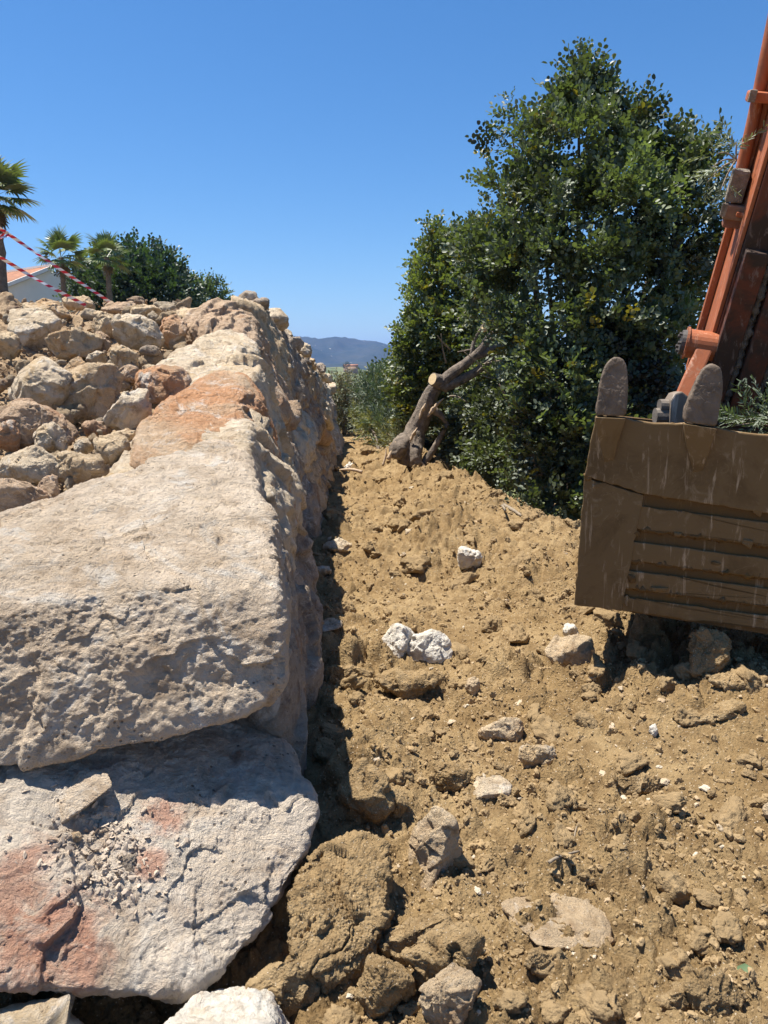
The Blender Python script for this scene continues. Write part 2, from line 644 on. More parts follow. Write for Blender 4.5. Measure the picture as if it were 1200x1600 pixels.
def ground_z(x, y, detail=True):
    x = np.asarray(x, float)
    y = np.asarray(y, float)
    z = base_z(x, y)
    if not detail:
        return z
    p = np.stack([x, y, np.zeros_like(x)], -1)
    wx = x + 0.05 * fbm(p * 8, 4, 41, 0.6)
    wy = y + 0.05 * fbm(p * 8, 4, 47, 0.6)
    m = np.clip(0.58 + 1.35 * fbm(p * 0.9, 3, 11), 0.06, 1.05)
    m = m * np.interp(y, [1.0, 2.5, 5, 12, 20, 24], [0.75, 0.9, 1.15, 1.2, 0.6, 0.4])
    z = z + 0.06 * fbm(p * 1.5, 3, 3) + 0.075 * m * clods(wx, wy, 0.75, 4, 0.25, 0.55, 0.5) * (1 + 0.4 * fbm(p * 7, 3, 66))
    br = 1 + 0.35 * fbm(p * 22, 3, 61, 0.6)
    z = z + m * br * (0.095 * clods(wx, wy, 0.36, 5, 0.26, 0.6, 0.5) + 0.085 * clods(wx, wy, 0.16, 8, 0.28, 0.62, 0.62) ** 0.8)
    z = z + m * br * (0.042 * clods(wx, wy, 0.07, 9, keep=0.72) ** 0.8 + 0.022 * fbm(p * 10, 5, 21, 0.62, ridged=True) + 0.05 * cellfacet(np.stack([wx, wy, 0 * wx], -1) * 7.5, 97, 0.5, 0.8))
    near = np.interp(y, [0, 7, 10], [1, 1, 0])
    z = z + near * (0.4 + 0.6 * m) * (0.017 * clods(wx, wy, 0.03, 13, keep=0.75) ** 0.85 + 0.008 * clods(x, y, 0.014, 15))
    z = z + 0.012 * fbm(p * 40, 4, 33, 0.65)
    return z


def fan_grid(y0, y1, ny, s0, s1, ns):
    yy = np.exp(np.linspace(math.log(y0), math.log(y1), ny))
    ss = np.linspace(s0, s1, ns)
    Y, S = np.meshgrid(yy, ss, indexing='ij')
    X = S * (Y + 0.4)
    return X, Y


def grid_faces(ny, nx):
    a = np.arange(ny * nx).reshape(ny, nx)
    return np.stack([a[:-1, :-1].ravel(), a[:-1, 1:].ravel(), a[1:, 1:].ravel(), a[1:, :-1].ravel()], -1)


NY, NX = 820, 800
X, Y = fan_grid(0.75, 26.0, NY, -0.62, 1.0, NX)
Z = ground_z(X.ravel(), Y.ravel())
V = np.stack([X.ravel(), Y.ravel(), Z], -1)
tag(link('ground', make_mesh('ground', V, grid_faces(NY, NX), [mat_soil])), kind='structure')

# the same dug earth goes on beside and behind the camera
ya = np.linspace(-14, 2.7, 150)
xa = np.linspace(-9, 9, 160)
Ya, Xa = np.meshgrid(ya, xa, indexing='ij')
Pa = np.stack([Xa.ravel(), Ya.ravel(), np.zeros(Xa.size)], -1)
Za = base_z(np.minimum(Xa.ravel(), 2.4), np.maximum(Ya.ravel(), 0.3)) - 0.07 + 0.03 * fbm(Pa * 1.3, 3, 91) + 0.05 * clods(Xa.ravel(), Ya.ravel(), 0.4, 92, keep=0.5) * (Ya.ravel() < 0.5)
tag(link('ground', make_mesh('ground', np.stack([Xa.ravel(), Ya.ravel(), Za], -1), grid_faces(150, 160), [mat_soil])), kind='structure')


# embankment behind the wall
def bank_z(x, y):
    e = wall_top_x(np.clip(y, 2, 18)) - np.maximum(0, y - 17.5) * 0.55
    zt = np.minimum(0.95 + 0.27 * (y - 3), wall_top_z(np.clip(y, 2, 18)) + 0.02)
    pl = np.where(y < 8, 0.95 + 0.27 * (y - 3), 2.3 + (y - 8) * 0.072)
    far = np.clip((e - x) / 2.5, 0, 1)
    z = zt * (1 - far) + np.minimum(pl, 6.5) * far - 0.16
    z = z - np.maximum(0, y - 17.5) * 0.25 * np.clip(1 - (e - x) / 6, 0, 1)
    return z


yy = np.concatenate([np.linspace(2.6, 10, 260), np.linspace(10.1, 60, 120)])
tt = np.concatenate([np.linspace(0, 6, 260), np.linspace(6.1, 60, 90)])
Yb, Tb = np.meshgrid(yy, tt, indexing='ij')
Xb = wall_top_x(np.clip(Yb, 2, 18)) - np.maximum(0, Yb - 17.5) * 0.55 - 0.35 - Tb
Pb = np.stack([Xb.ravel(), Yb.ravel(), np.zeros(Xb.size)], -1)
Zb = bank_z(Xb.ravel(), Yb.ravel()) + 0.08 * fbm(Pb * 1.2, 4, 51) + 0.08 * clods(Xb.ravel(), Yb.ravel(), 0.3, 52) + 0.04 * clods(Xb.ravel(), Yb.ravel(), 0.12, 53)
tag(link('embankment', make_mesh('embankment', np.stack([Xb.ravel(), Yb.ravel(), Zb], -1), grid_faces(len(yy), len(tt))[:, ::-1], [mat_redsoil])), kind='structure')

# ------------------------------------------------------------------ the stone wall
WALLG = 'boulders of the dry stone wall'
A = [at(-260, 1235, 1.95), at(0, 1207, 2.06), at(120, 1205, 2.10), at(200, 1190, 2.14), at(275, 1152, 2.20), at(380, 1130, 2.27), at(447, 1112, 2.33), at(449, 1030, 2.42),
     at(-260, 965, 2.10), at(20, 950, 2.26), at(185, 928, 2.37), at(330, 908, 2.48), at(430, 945, 2.48), at(443, 868, 2.76),
     at(-240, 890, 2.75), at(0, 868, 2.85), at(110, 800, 3.18), at(215, 728, 3.5), at(300, 700, 3.8), at(375, 672, 4.1), at(395, 695, 4.05), at(418, 770, 3.4),
     (-0.9, 3.9, 0.35), (-1.9, 3.2, 0.35), (-0.45, 3.4, 0.5), (-1.9, 2.3, 0.42)]
rock_obj('boulder', A, mat_boulder, 8, 11, 'huge pale slab boulder with rough front face overhanging the pinkish boulder', 'boulder', WALLG,
         k=36, chips=14, chip=(0.93, 1.0), amp=0.04, rough=0.042, fine=0.019, facet=0.035, nfac=50, crack=0.0)
B = [at(-280, 1540, 1.5), at(0, 1532, 1.64), at(130, 1552, 1.68), at(270, 1574, 1.72), at(385, 1497, 1.88), at(440, 1425, 2.0), at(500, 1300, 2.24), at(508, 1255, 2.34),
     at(480, 1180, 2.6), at(430, 1130, 2.85), at(300, 1185, 2.45), at(0, 1209, 2.12), at(130, 1206, 2.17), at(-260, 1240, 2.0), at(60, 1330, 1.93), at(320, 1290, 2.18), at(430, 1300, 2.22),
     (-0.9, 3.0, 0.45), (-1.9, 2.6, 0.4), (-0.5, 3.1, -0.2), (-1.9, 2.6, -0.25), (-0.4, 2.5, -0.25), at(0, 1430, 1.78), at(250, 1440, 1.88)]
ob_b = rock_obj('boulder', B, mat_lower, 8, 23, 'white and reddish boulder under the overhanging slab, at the bottom of the wall', 'boulder', WALLG,
         k=28, chips=14, chip=(0.93, 1.0), amp=0.05, rough=0.04, fine=0.022, facet=0.06, nfac=50, crack=0.007)
sp_ = [tuple(at(u, v, Yc) - np.array(ob_b.location)) + (r,) for u, v, Yc, r in ((25, 1395, 1.82, 0.12), (95, 1450, 1.77, 0.11), (30, 1490, 1.72, 0.12), (235, 1345, 1.97, 0.06), (255, 1262, 2.12, 0.08), (130, 1500, 1.74, 0.08))]
mat_red = rock_mat('red_stained_limestone', (0.88, 0.76, 0.61), (0.80, 0.655, 0.50), (0.52, 0.38, 0.26), (0.44, 0.18, 0.10), -1.0, 0.85, 0.25, 0.8, fixed=(1.7, 4.2, 9.1), spots=sp_, darkk=0.75)
ob_b.data.materials[0] = mat_red
C = [at(212, 716, 3.75), at(218, 655, 4.15), at(262, 618, 4.6), at(305, 598, 4.85), at(345, 575, 5.0), at(385, 568, 5.1), at(405, 600, 5.0), at(410, 690, 4.3),
     at(440, 800, 3.9), at(300, 690, 3.95), at(375, 672, 4.15), (-0.55, 4.0, 0.6), (-0.55, 5.1, 0.6), (-1.5, 5.1, 0.6), (-1.5, 4.0, 0.6), at(250, 700, 3.95)]
rock_obj('boulder', C, mat_orange, 7, 37, 'boulder with an orange rust face on top of the wall, above the huge slab', 'boulder', WALLG, k=32, chips=14, chip=(0.92, 1.0), amp=0.05, rough=0.035, facet=0.07)
D_ = [at(235, 592, 5.2), at(262, 553, 5.7), at(300, 522, 6.2), at(345, 511, 6.5), at(398, 525, 6.5), at(412, 560, 6.2), at(400, 590, 5.2), at(300, 600, 5.1),
      at(440, 690, 5.4), (-0.62, 5.1, 0.7), (-0.75, 6.6, 0.7), (-1.8, 6.6, 0.8), (-1.7, 5.2, 0.8)]
rock_obj('boulder', D_, mat_pale, 7, 41, 'cream boulder on the wall top between the orange faced boulder and the brown crest rock', 'boulder', WALLG, k=28, chips=16, chip=(0.88, 1.0), amp=0.06, rough=0.045, facet=0.09)
E_ = [at(278, 502, 6.9), at(290, 480, 7.1), at(315, 466, 7.3), at(350, 461, 7.5), at(385, 475, 7.5), at(396, 500, 7.2), at(398, 535, 6.9), at(340, 520, 6.8),
      at(300, 515, 6.8), (-0.85, 6.7, 1.2), (-0.9, 7.9, 1.2), (-2.1, 7.8, 1.2), (-2.0, 6.8, 1.3)]
rock_obj('boulder', E_, mat_brown, 7, 53, 'reddish brown layered boulder at the highest point of the wall', 'boulder', WALLG, k=26, chips=12, chip=(0.86, 1.0), amp=0.07, rough=0.05, strata=0.07, facet=0.12)
F_ = [at(418, 790, 3.4), at(450, 845, 3.5), at(466, 930, 3.3), at(472, 1020, 3.0), at(460, 1085, 2.75), at(435, 1120, 2.65), at(420, 1000, 2.7), (-0.9, 3.6, 0.7), (-0.9, 2.8, 0.1), (-0.55, 3.7, -0.1), (-0.3, 2.9, -0.2)]
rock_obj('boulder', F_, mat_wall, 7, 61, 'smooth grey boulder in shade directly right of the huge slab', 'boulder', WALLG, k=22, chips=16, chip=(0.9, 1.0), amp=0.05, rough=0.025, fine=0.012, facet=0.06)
BB = [at(-200, 1640, 1.55), at(0, 1585, 1.62), at(120, 1580, 1.66), at(150, 1620, 1.6), (-1.3, 1.4, -0.4), (-0.7, 1.4, -0.4), (-0.75, 1.9, -0.35), (-1.3, 2.0, -0.3), at(60, 1565, 1.75)]
rock_obj('boulder', BB, mat_pale, 6, 67, 'pale boulder peeping out below the reddish boulder in the lower left corner', 'boulder', WALLG)
BC = [at(250, 1600, 1.62), at(300, 1562, 1.75), at(370, 1540, 1.85), at(420, 1545, 1.8), at(430, 1600, 1.65), (-0.55, 1.5, -0.3), (-0.2, 1.6, -0.3), (-0.3, 2.0, -0.3), (-0.6, 1.9, -0.3), at(330, 1640, 1.5)]
rock_obj('stone', BC, mat_white, 6, 71, 'crumbly white stone tucked under the right end of the reddish boulder', 'stone', None, rough=0.06, fine=0.04)


_bv = np.empty(len(ob_b.data.vertices) * 3, np.float32)
ob_b.data.vertices.foreach_get('co', _bv)
_bf = np.empty(len(ob_b.data.loops), np.int32)
ob_b.data.loops.foreach_get('vertex_index', _bf)
BVH_B = BVHTree.FromPolygons((_bv.reshape(-1, 3) + np.array(ob_b.location)).tolist(), _bf.reshape(-1, 3).tolist())


def on_boulder(u, v):
    h = BVH_B.ray_cast(Vector((0, 0, CAMZ)), Vector(ray(u, v)))
    return None if h[0] is None else np.array(h[0])


FL = [at(75, 1306, 1.93), at(78, 1255, 1.98), at(95, 1222, 2.05), at(130, 1204, 2.06), at(172, 1210, 2.05), at(182, 1232, 2.0), at(150, 1258, 1.95), at(118, 1275, 1.93), at(92, 1300, 1.92),
      at(100, 1250, 2.12), at(150, 1222, 2.16), at(85, 1290, 2.04)]
_d = on_boulder(125, 1255) - at(125, 1255, 1.99) + (0, 0, 0.012)
FL = [np.array(q) + _d for q in FL]
rock_obj('stone', FL, mat_boulder, 6, 73, 'pale flake of stone stuck on the upper left of the reddish boulder', 'stone', None, k=24, chips=8, chip=(0.9, 1.0), rough=0.05, facet=0.06)
ST2 = blob_pts(74, 0.022, 0.02, 0.018)
rock_obj('stone', ST2 + on_boulder(118, 1312) + (0, 0, 0.008), mat_tan, 5, 74, 'small stone caught under the pale flake on the reddish boulder', 'stone')
rock_obj('stone', blob_pts(75, 0.036, 0.03, 0.03) + on_boulder(197, 1350), mat_wall, 5, 75, 'small grey stone embedded in the middle of the reddish boulder', 'stone')


def wall_block(y0, y1, z0, z1, seed, mat, label, sub=6, out=0.0):
    r_ = np.random.default_rng(seed)
    pts = []
    for y in (y0, (y0 + y1) / 2, y1):
        zt = float(wall_top_z(y))
        xb, xt = float(wall_base_x(y)), float(wall_top_x(y))
        for z in (z0, (z0 + z1) / 2, z1):
            zz = min(z, zt + 0.12)
            xf = xb + (xt - xb) * zz / zt + out
            bulge = 0.05 if (z != z0 and z != z1) else -0.03
            if y != y0 and y != y1:
                bulge += 0.04
            pts.append((xf + bulge + r_.uniform(-0.07, 0.07), y + r_.uniform(-0.12, 0.12), zz + r_.uniform(-0.08, 0.08)))
            pts.append((xf - 0.9 + r_.uniform(-0.1, 0.1), y + r_.uniform(-0.1, 0.1), min(zz, zt - 0.22) + r_.uniform(-0.08, 0.05)))
    return rock_obj('boulder', pts, mat, sub, seed, label, 'boulder', WALLG, k=30, chips=16, chip=(0.78, 0.99), amp=0.08, rough=0.07, fine=0.03, facet=0.13, nfac=60)


FAR_TOP = 'rough boulder of the top course in the shaded far stretch of the stone wall'
FAR_MID = 'rough boulder of the middle course in the shaded far stretch of the stone wall'
FAR_LOW = 'rough boulder of the foot course in the shaded far stretch of the stone wall'
lows = [(3.3, 4.3, 'shaded boulder at the wall foot, first one behind the smooth grey boulder'), (4.2, 5.3, 'shaded boulder at the wall foot, second behind the smooth grey boulder')]
yq = 5.2
while yq < 17.8:
    lows.append((yq, yq + 1.2, FAR_LOW))
    yq += 1.05
for i, (a, b, lb) in enumerate(lows):
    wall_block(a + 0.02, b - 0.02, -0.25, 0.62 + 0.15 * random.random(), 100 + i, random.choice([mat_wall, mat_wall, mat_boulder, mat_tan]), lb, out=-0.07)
mids = [(3.7, 4.8, 'upright shaded boulder below the orange faced boulder'), (4.7, 5.9, 'shaded boulder of the wall below the cream boulder')]
yq = 5.8
while yq < 17.5:
    mids.append((yq, yq + 1.15, FAR_MID))
    yq += 0.98
for i, (a, b, lb) in enumerate(mids):
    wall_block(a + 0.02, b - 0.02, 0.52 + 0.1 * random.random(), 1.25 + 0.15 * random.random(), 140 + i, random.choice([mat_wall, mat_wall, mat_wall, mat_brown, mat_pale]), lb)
yq = 7.5
i = 0
while yq < 17.9:
    hgt = float(wall_top_z(yq + 0.5))
    if hgt > 1.2:
        wall_block(yq, yq + 1.1, 1.15, hgt + 0.05 + random.uniform(-0.05, 0.1), 180 + i, random.choice([mat_wall, mat_pale, mat_tan, mat_wall]), FAR_TOP)
    yq += 0.85
    i += 1
# capping stones along the far top edge
CAP = 'small light stone capping the top edge of the far stretch of wall'
for i in range(34):
    y = 8.2 + i * 0.3 + random.uniform(-0.1, 0.1)
    s = random.uniform(0.10, 0.24)
    P = blob_pts(300 + i, s * 1.2, s * 1.2, s * 0.8)
    c = np.array((float(wall_top_x(y)) - random.uniform(-0.06, 0.4), y, float(wall_top_z(y)) + random.uniform(0.03, 0.14)))
    rock_obj('capping_stone', P + c, random.choice([mat_pale, mat_pale, mat_tan, mat_wall]), 4, 300 + i, CAP, 'stone', 'small stones capping the far wall')


# ------------------------------------------------------------------ rubble behind the wall
def rubY(v):
    return 1.51 / (0.27 + (v - 580) / 1200)


RUBG = 'loose rubble stones behind the wall'


def rub(u0, u1, v0, v1, mat, seed, label, box=0.5, dy=0.0, sub=6, name='rubble_stone', **kw):
    uc, vc = (u0 + u1) / 2, (v0 + v1) / 2
    Yc = rubY(v0 * 0.35 + v1 * 0.65) + dy
    sc = Yc / 1200 * 1.0
    sx, sz = (u1 - u0) / 2 * sc, (v1 - v0) / 2 * sc
    sy = (sx + sz) / 2 * 1.05
    P = blob_pts(seed, sx * 1.34, sy * 1.15, sz * 1.36, 16, box)
    c = at(uc, vc, Yc)
    rock_obj(name, P + c, mat, sub, seed, label, 'stone', RUBG, **kw)


rub(13, 97, 483, 545, mat_pale, 401, 'big pale stone near the rubble crest at the left edge', 0.3)
rub(28, 104, 472, 512, mat_tan, 402, 'brown stone right behind the big pale stone of the crest', 0.3, 0.35)
rub(76, 150, 515, 562, mat_tan, 403, 'low grey tan stone right of the big pale crest stone', 0.35)
rub(140, 172, 520, 553, mat_brown, 404, 'dark brown stone leaning on the low grey tan stone', 0.5, 0.1)
rub(146, 188, 488, 532, mat_tan, 405, 'pointed tan stone left of the flat topped blocky stone', 0.2, 0.1)
rub(179, 254, 494, 557, mat_pale, 406, 'flat topped blocky pale stone near the crest of the rubble', 0.95, k=26, chips=14)
rub(-20, 123, 568, 656, mat_pale, 407, 'largest rounded yellowish stone of the rubble, at the left edge', 0.45, k=12)
rub(98, 184, 570, 660, mat_tan, 408, 'large rugged tan stone right of the largest rounded one', 0.45, 0.12)
rub(166, 233, 606, 678, mat_pale, 409, 'upright blocky grey stone beside the orange faced boulder', 0.8)
rub(217, 298, 574, 632, mat_orange, 410, 'rounded orange brown stone under the cream boulder', 0.3, 0.1)
rub(-10, 108, 627, 705, mat_brown, 411, 'pitted brown stone below the largest rounded stone', 0.5, rough=0.06)
rub(57, 116, 655, 710, mat_pale, 412, 'round pinkish white stone in front of the pitted brown stone', 0.1, k=9)
rub(-18, 36, 653, 706, mat_orange, 413, 'orange brown stone at the left edge beside the round pinkish stone', 0.6, -0.05)
rub(145, 209, 680, 727, mat_tan, 414, 'smooth yellow tan stone lying below the upright blocky stone', 0.3, k=10)
rub(70, 160, 704, 760, mat_tan, 415, 'rough grey tan stone touching the top edge of the huge slab', 0.5)
rub(2, 92, 698, 760, mat_pale, 416, 'pale angular stone left of the rough grey tan stone', 0.3)
rub(-40, 66, 738, 850, mat_brown, 417, 'large brown stone at the left edge beside the huge slab', 0.85, 0.05)
rub(55, 95, 745, 800, mat_brown, 418, 'small dark stone wedged between the large brown stone and the slab', 0.5)
rub(115, 145, 688, 714, mat_pale, 419, 'small pale stone just right of the round pinkish stone', 0.4)
rub(165, 214, 543, 580, mat_tan, 420, 'jagged tan stone below the flat topped blocky stone', 0.4)
rub(136, 167, 549, 570, mat_pale, 421, 'small pale stone below the dark brown stone', 0.4)
rub(218, 252, 540, 562, mat_wall, 422, 'smooth greyish stone at the right foot of the blocky stone', 0.3, k=9)
rub(96, 134, 560, 594, mat_tan, 423, 'small tan stone on top between the two largest rubble stones', 0.3, 0.25)
rub(-14, 30, 520, 560, mat_tan, 424, 'grey tan stone at the left edge below the big pale crest stone', 0.4)
rub(128, 172, 654, 694, mat_brown, 425, 'shaded brown stone in the gap under the rugged tan stone', 0.3, 0.25)
rub(172, 212, 672, 696, mat_tan, 426, 'shaded flat stone under the upright blocky stone', 0.3, 0.1)
rub(250, 292, 496, 542, mat_orange, 427, 'orange tan stone left of the reddish brown crest boulder', 0.4)
rub(210, 258, 570, 600, mat_tan, 428, 'small tan stone left of the rounded orange brown stone', 0.3)
rub(188, 222, 568, 600, mat_brown, 429, 'small crumbly brown stone above the upright blocky stone', 0.3)
rub(196, 250, 478, 500, mat_tan, 430, 'low tan stone on the crest behind the blocky stone', 0.3, 0.2)
rub(160, 212, 470, 494, mat_brown, 431, 'brown stone on the crest where the tape ends', 0.3, 0.3)
rub(100, 150, 462, 486, mat_tan, 432, 'low stone on the crest between the ends of the two tapes', 0.3, 0.3)
FILL = 'small loose stone filling the gaps of the rubble behind the wall'
fill_tpl = []
for i in range(10):
    V, F = rock_verts(blob_pts(500 + i, 1, 0.9, 0.75, 16, 0.35), 4, 500 + i)
    fill_tpl.append((V, F))
fmats = [mat_pale, mat_tan, mat_pale, mat_brown, mat_tan]
ftm = [[make_mesh('filler_stone', V, F, [m]) for m in fmats] for V, F in fill_tpl]
for i in range(270):
    u = random.uniform(-60, 300)
    v = random.uniform(470, 860)
    lim = np.interp(u, [-60, 0, 110, 215, 240, 300], [900, 845, 775, 700, 600, 520])
    if v > lim:
        v = random.uniform(470, lim)
    Yc = rubY(v) + random.uniform(0.0, 0.15)
    s = Yc / 1200 * random.choice([6, 7, 8, 9, 10, 12, 15, 18])
    o = link('filler_stone', random.choice(random.choice(ftm)))
    p = at(u, v, Yc)
    o.location = p - np.array((0, 0, 0.03))
    o.scale = (s, s, s)
    o.rotation_euler = (random.uniform(0, 6.3), random.uniform(0, 6.3), random.uniform(0, 6.3))
    tag(o, FILL, 'stone', 'small stones filling the rubble')
# grit between the rubble: one mass
Vs, Fs, off = [], [], 0
Dv, Df = ico(2)
for i in range(5200):
    u = rng.uniform(-80, 300)
    v = rng.uniform(462, 860)
    lim = np.interp(u, [-60, 0, 110, 215, 240, 300], [900, 845, 775, 700, 600, 520])
    if v > lim:
        continue
    Yc = rubY(v) + rng.uniform(0.05, 0.3)
    s = Yc / 1200 * rng.choice([1.5, 2, 2.5, 3, 4])
    q = nrm(rng.normal(size=(3, 3)))
    Vs.append((Dv * rng.uniform(0.65, 1.2, (len(Dv), 1)) * rng.uniform(0.6, 1.1, 3)) @ q * s + at(u, v, Yc) - (0, 0, 0.05))
    Fs.append(Df + off)
    off += len(Dv)
tag(link('rubble_grit', make_mesh('rubble_grit', np.vstack(Vs), np.vstack(Fs), [mat_redsoil], smooth=False)), 'crumbly reddish earth and grit between the rubble stones', 'grit', kind='stuff')
Vs, Fs, off = [], [], 0
for i in range(520):
    u = rng.normal(165, 48)
    v = rng.normal(1335, 38) + (u - 165) * 0.1
    hp_ = on_boulder(u, v)
    if hp_ is None:
        continue
    sz = rng.choice([0.002, 0.003, 0.004, 0.007, 0.010])
    q = nrm(rng.normal(size=(3, 3)))
    Vs.append((Dv * rng.uniform(0.65, 1.2, (len(Dv), 1)) * rng.uniform(0.6, 1.1, 3)) @ q * sz + hp_ + (0, 0, sz * 0.3))
    Fs.append(Df + off)
    off += len(Dv)
tag(link('soil_crumbs', make_mesh('soil_crumbs', np.vstack(Vs), np.vstack(Fs), [plain_mat('grey_grit', (0.50, 0.40, 0.30), 0.97, 0.35, 9, bump=0.0)], smooth=False)), 'greyish crumbs of earth stuck on the reddish boulder below the flake', 'soil crumbs', kind='stuff')
# dark soil heap at the left edge
hp = [at(-120, 540, 8.0), at(-80, 440, 8.8), at(0, 448, 8.6), at(25, 470, 8.4), at(42, 490, 8.2), at(38, 530, 7.8), at(0, 540, 7.6), (-5.5, 9.5, 1.8), (-3.6, 9.6, 1.9), at(60, 480, 9.6)]
rock_obj('soil_heap', hp, mat_redsoil, 6, 603, 'dark brown heap of earth at the left edge below the tall palm', 'soil heap', None, amp=0.12, rough=0.09, fine=0.05, k=8)

# ------------------------------------------------------------------ stones and clods on the dug ground
GST = 'single stones lying on the dug ground'


def gstone(u0, u1, v0, v1, mat, seed, label, box=0.4, sink=0.25, sub=6, name='stone', cat='stone', group=GST, flat=1.0, **kw):
    """stone on the ground: its near foot sits at row v1"""
    uc = (u0 + u1) / 2
    p = at_z(uc, v1, 0)
    for _ in range(12):
        p = at_z(uc, v1 - (v1 - v0) * 0.12, float(base_z(np.array(p[0]), np.array(p[1]))) + 0.02)
    D = math.hypot(p[1], CAMZ - p[2])
    sx = (u1 - u0) / 2 * D / 1200
    hh = (v1 - v0) * D / 1200
    al = math.atan2(CAMZ - p[2], p[1])
    sz = hh * 0.5 * flat
    sy = max((hh * 0.5 - sz * math.cos(al) * 0.8) / max(math.sin(al), 0.2), sx * 0.45)
    sy = min(sy, sx * 1.3)
    P = blob_pts(seed, sx * 1.16, sy * 1.15, sz * 1.16, 14, box)
    if mat is mat_clod:
        kw = dict(dict(k=30, chips=10, amp=0.12, rough=0.09, fine=0.055, crack=0.05, facet=0.22), **kw)
    c = p + np.array((0, sy * 0.6, sz * (1 - 2 * sink) + 0.0))
    return rock_obj(name, P + c, mat, sub, seed, label, cat, group, **kw)


gstone(594, 652, 972, 1055, mat_white, 701, 'greyish white crumbly stone, left one of the touching pair', 0.2, 0.15, k=9, rough=0.06)
gstone(630, 714, 978, 1052, mat_white, 702, 'round bright white stone, right one of the touching pair', 0.15, 0.15, k=8)
gstone(708, 759, 852, 896, mat_white, 703, 'rough white stone lying alone midway along the dug track', 0.15, 0.1, rough=0.11, fine=0.05)
gstone(480, 536, 958, 992, mat_pale, 704, 'thin pale slab of stone lying at the edge of the wall shadow', 0.9, 0.2, flat=0.35)
gstone(806, 880, 1155, 1202, mat_pale, 705, 'pale half buried stone in the middle of the ground with an earthy lower edge', 0.5, 0.3)
gstone(735, 800, 1205, 1258, mat_pale, 706, 'pale wedge shaped stone left of the small clod field', 0.5, 0.3, flat=0.6)
gstone(850, 938, 985, 1062, mat_tan, 707, 'yellowish tan block at the left end of the bucket shadow', 0.9, 0.25, k=28, chips=10)
gstone(878, 906, 974, 1000, mat_white, 708, 'small white stone just above the yellowish tan block', 0.4, 0.15, sub=5)
gstone(1016, 1034, 1130, 1156, mat_white, 709, 'small bright white stone standing alone below the bucket shadow', 0.4, 0.1, sub=5)
gstone(640, 745, 1262, 1400, mat_tan, 710, 'clod covered stone with a pinkish patch near the tan slab clod', 0.4, 0.3, rough=0.05, fine=0.03)
gstone(790, 960, 1375, 1490, mat_tan, 711, 'broad flat dusty slab half sunk in the ground near the bottom', 0.8, 0.60, k=24, flat=0.35)
gstone(498, 546, 1508, 1545, mat_white, 712, 'small flat grey white stone near the bottom of the picture', 0.8, 0.15, flat=0.6)
gstone(750, 830, 1100, 1160, mat_tan, 713, 'dull pinkish stone above the pale half buried stone', 0.4, 0.4)
gstone(725, 752, 1048, 1088, mat_tan, 714, 'thin tan chip right below the white pair', 0.6, 0.42, sub=5)
gstone(562, 596, 1172, 1192, mat_pale, 715, 'small flat pale chip near the wall shadow', 0.8, 0.2, sub=5, flat=0.5)
gstone(660, 760, 1525, 1610, mat_tan, 716, 'ochre streaked stone at the bottom edge of the picture', 0.6, 0.3, strata=0.08)
gstone(1196, 1290, 1225, 1300, mat_tan, 717, 'stone with a dark hollow at the right edge', 0.5, 0.25)
gstone(500, 548, 840, 868, mat_pale, 718, 'pale stone in the shade at the wall foot, middle distance', 0.4, 0.2, sub=5)
gstone(475, 520, 880, 905, mat_tan, 719, 'brownish stone in the shade at the wall foot', 0.4, 0.2, sub=5)
gstone(537, 562, 722, 738, mat_white, 720, 'white stone by the track in front of the torn tree trunk', 0.4, 0.2, sub=5)
gstone(500, 522, 720, 735, mat_orange, 721, 'small rusty stone at the far foot of the wall', 0.4, 0.2, sub=5)
gstone(990, 1040, 955, 1060, mat_clod, 722, 'dark shaded clod of earth under the bucket', 0.4, 0.1, name='dirt_clod', cat='clod')
gstone(1070, 1150, 985, 1070, mat_clod, 723, 'low shaded clod of earth under the middle of the bucket', 0.4, 0.1, name='dirt_clod', cat='clod')

CLG = 'large clods of earth'
SLB = [at(452, 1335, 2.12), at(500, 1302, 2.20), at(562, 1276, 2.26), at(604, 1300, 2.22), at(606, 1375, 2.06), at(585, 1440, 1.95), at(520, 1500, 1.84), at(455, 1492, 1.84), at(436, 1420, 1.95), at(525, 1395, 2.06),
       at(440, 1450, 1.98) - (0, 0, 0.22), at(600, 1400, 2.05) - (0, 0, 0.22), at(460, 1340, 2.15) - (0, 0, 0.22), at(600, 1310, 2.25) - (0, 0, 0.22), at(520, 1510, 1.86) - (0, 0, 0.20)]
SLB = [np.array(q) + (0.01, 0, -0.035) for q in SLB]
rock_obj('dirt_clod', SLB, mat_clod, 7, 731, 'largest tan slab of clodded earth, right of the reddish boulder', 'clod', CLG, k=34, chips=12, chip=(0.82, 1.0), amp=0.10, rough=0.12, fine=0.07, crack=0.10, facet=0.16, nfac=26)
gstone(525, 622, 1196, 1300, mat_clod, 732, 'tall clod leaning behind the largest slab clod', 0.5, 0.12, sub=6, name='dirt_clod', cat='clod', group=CLG, rough=0.05, fine=0.03)
gstone(600, 640, 1230, 1290, mat_clod, 733, 'small upright clod between the tall clod and the pinkish stone', 0.5, 0.1, sub=5, name='dirt_clod', cat='clod', group=CLG)
gstone(590, 700, 1400, 1500, mat_clod, 734, 'smooth tan clod below the stone with the pinkish patch', 0.5, 0.3, name='dirt_clod', cat='clod', group=CLG)
gstone(640, 775, 1445, 1560, mat_clod, 735, 'big brown flat topped clod near the bottom centre', 0.5, 0.3, name='dirt_clod', cat='clod', group=CLG)
gstone(908, 978, 1258, 1305, mat_clod, 736, 'oblong clod above the small twig on the right', 0.6, 0.2, name='dirt_clod', cat='clod', group=CLG)
gstone(1072, 1170, 1080, 1140, mat_clod, 737, 'wide crusty clod below the right part of the bucket', 0.5, 0.3, name='dirt_clod', cat='clod', group=CLG, rough=0.05)
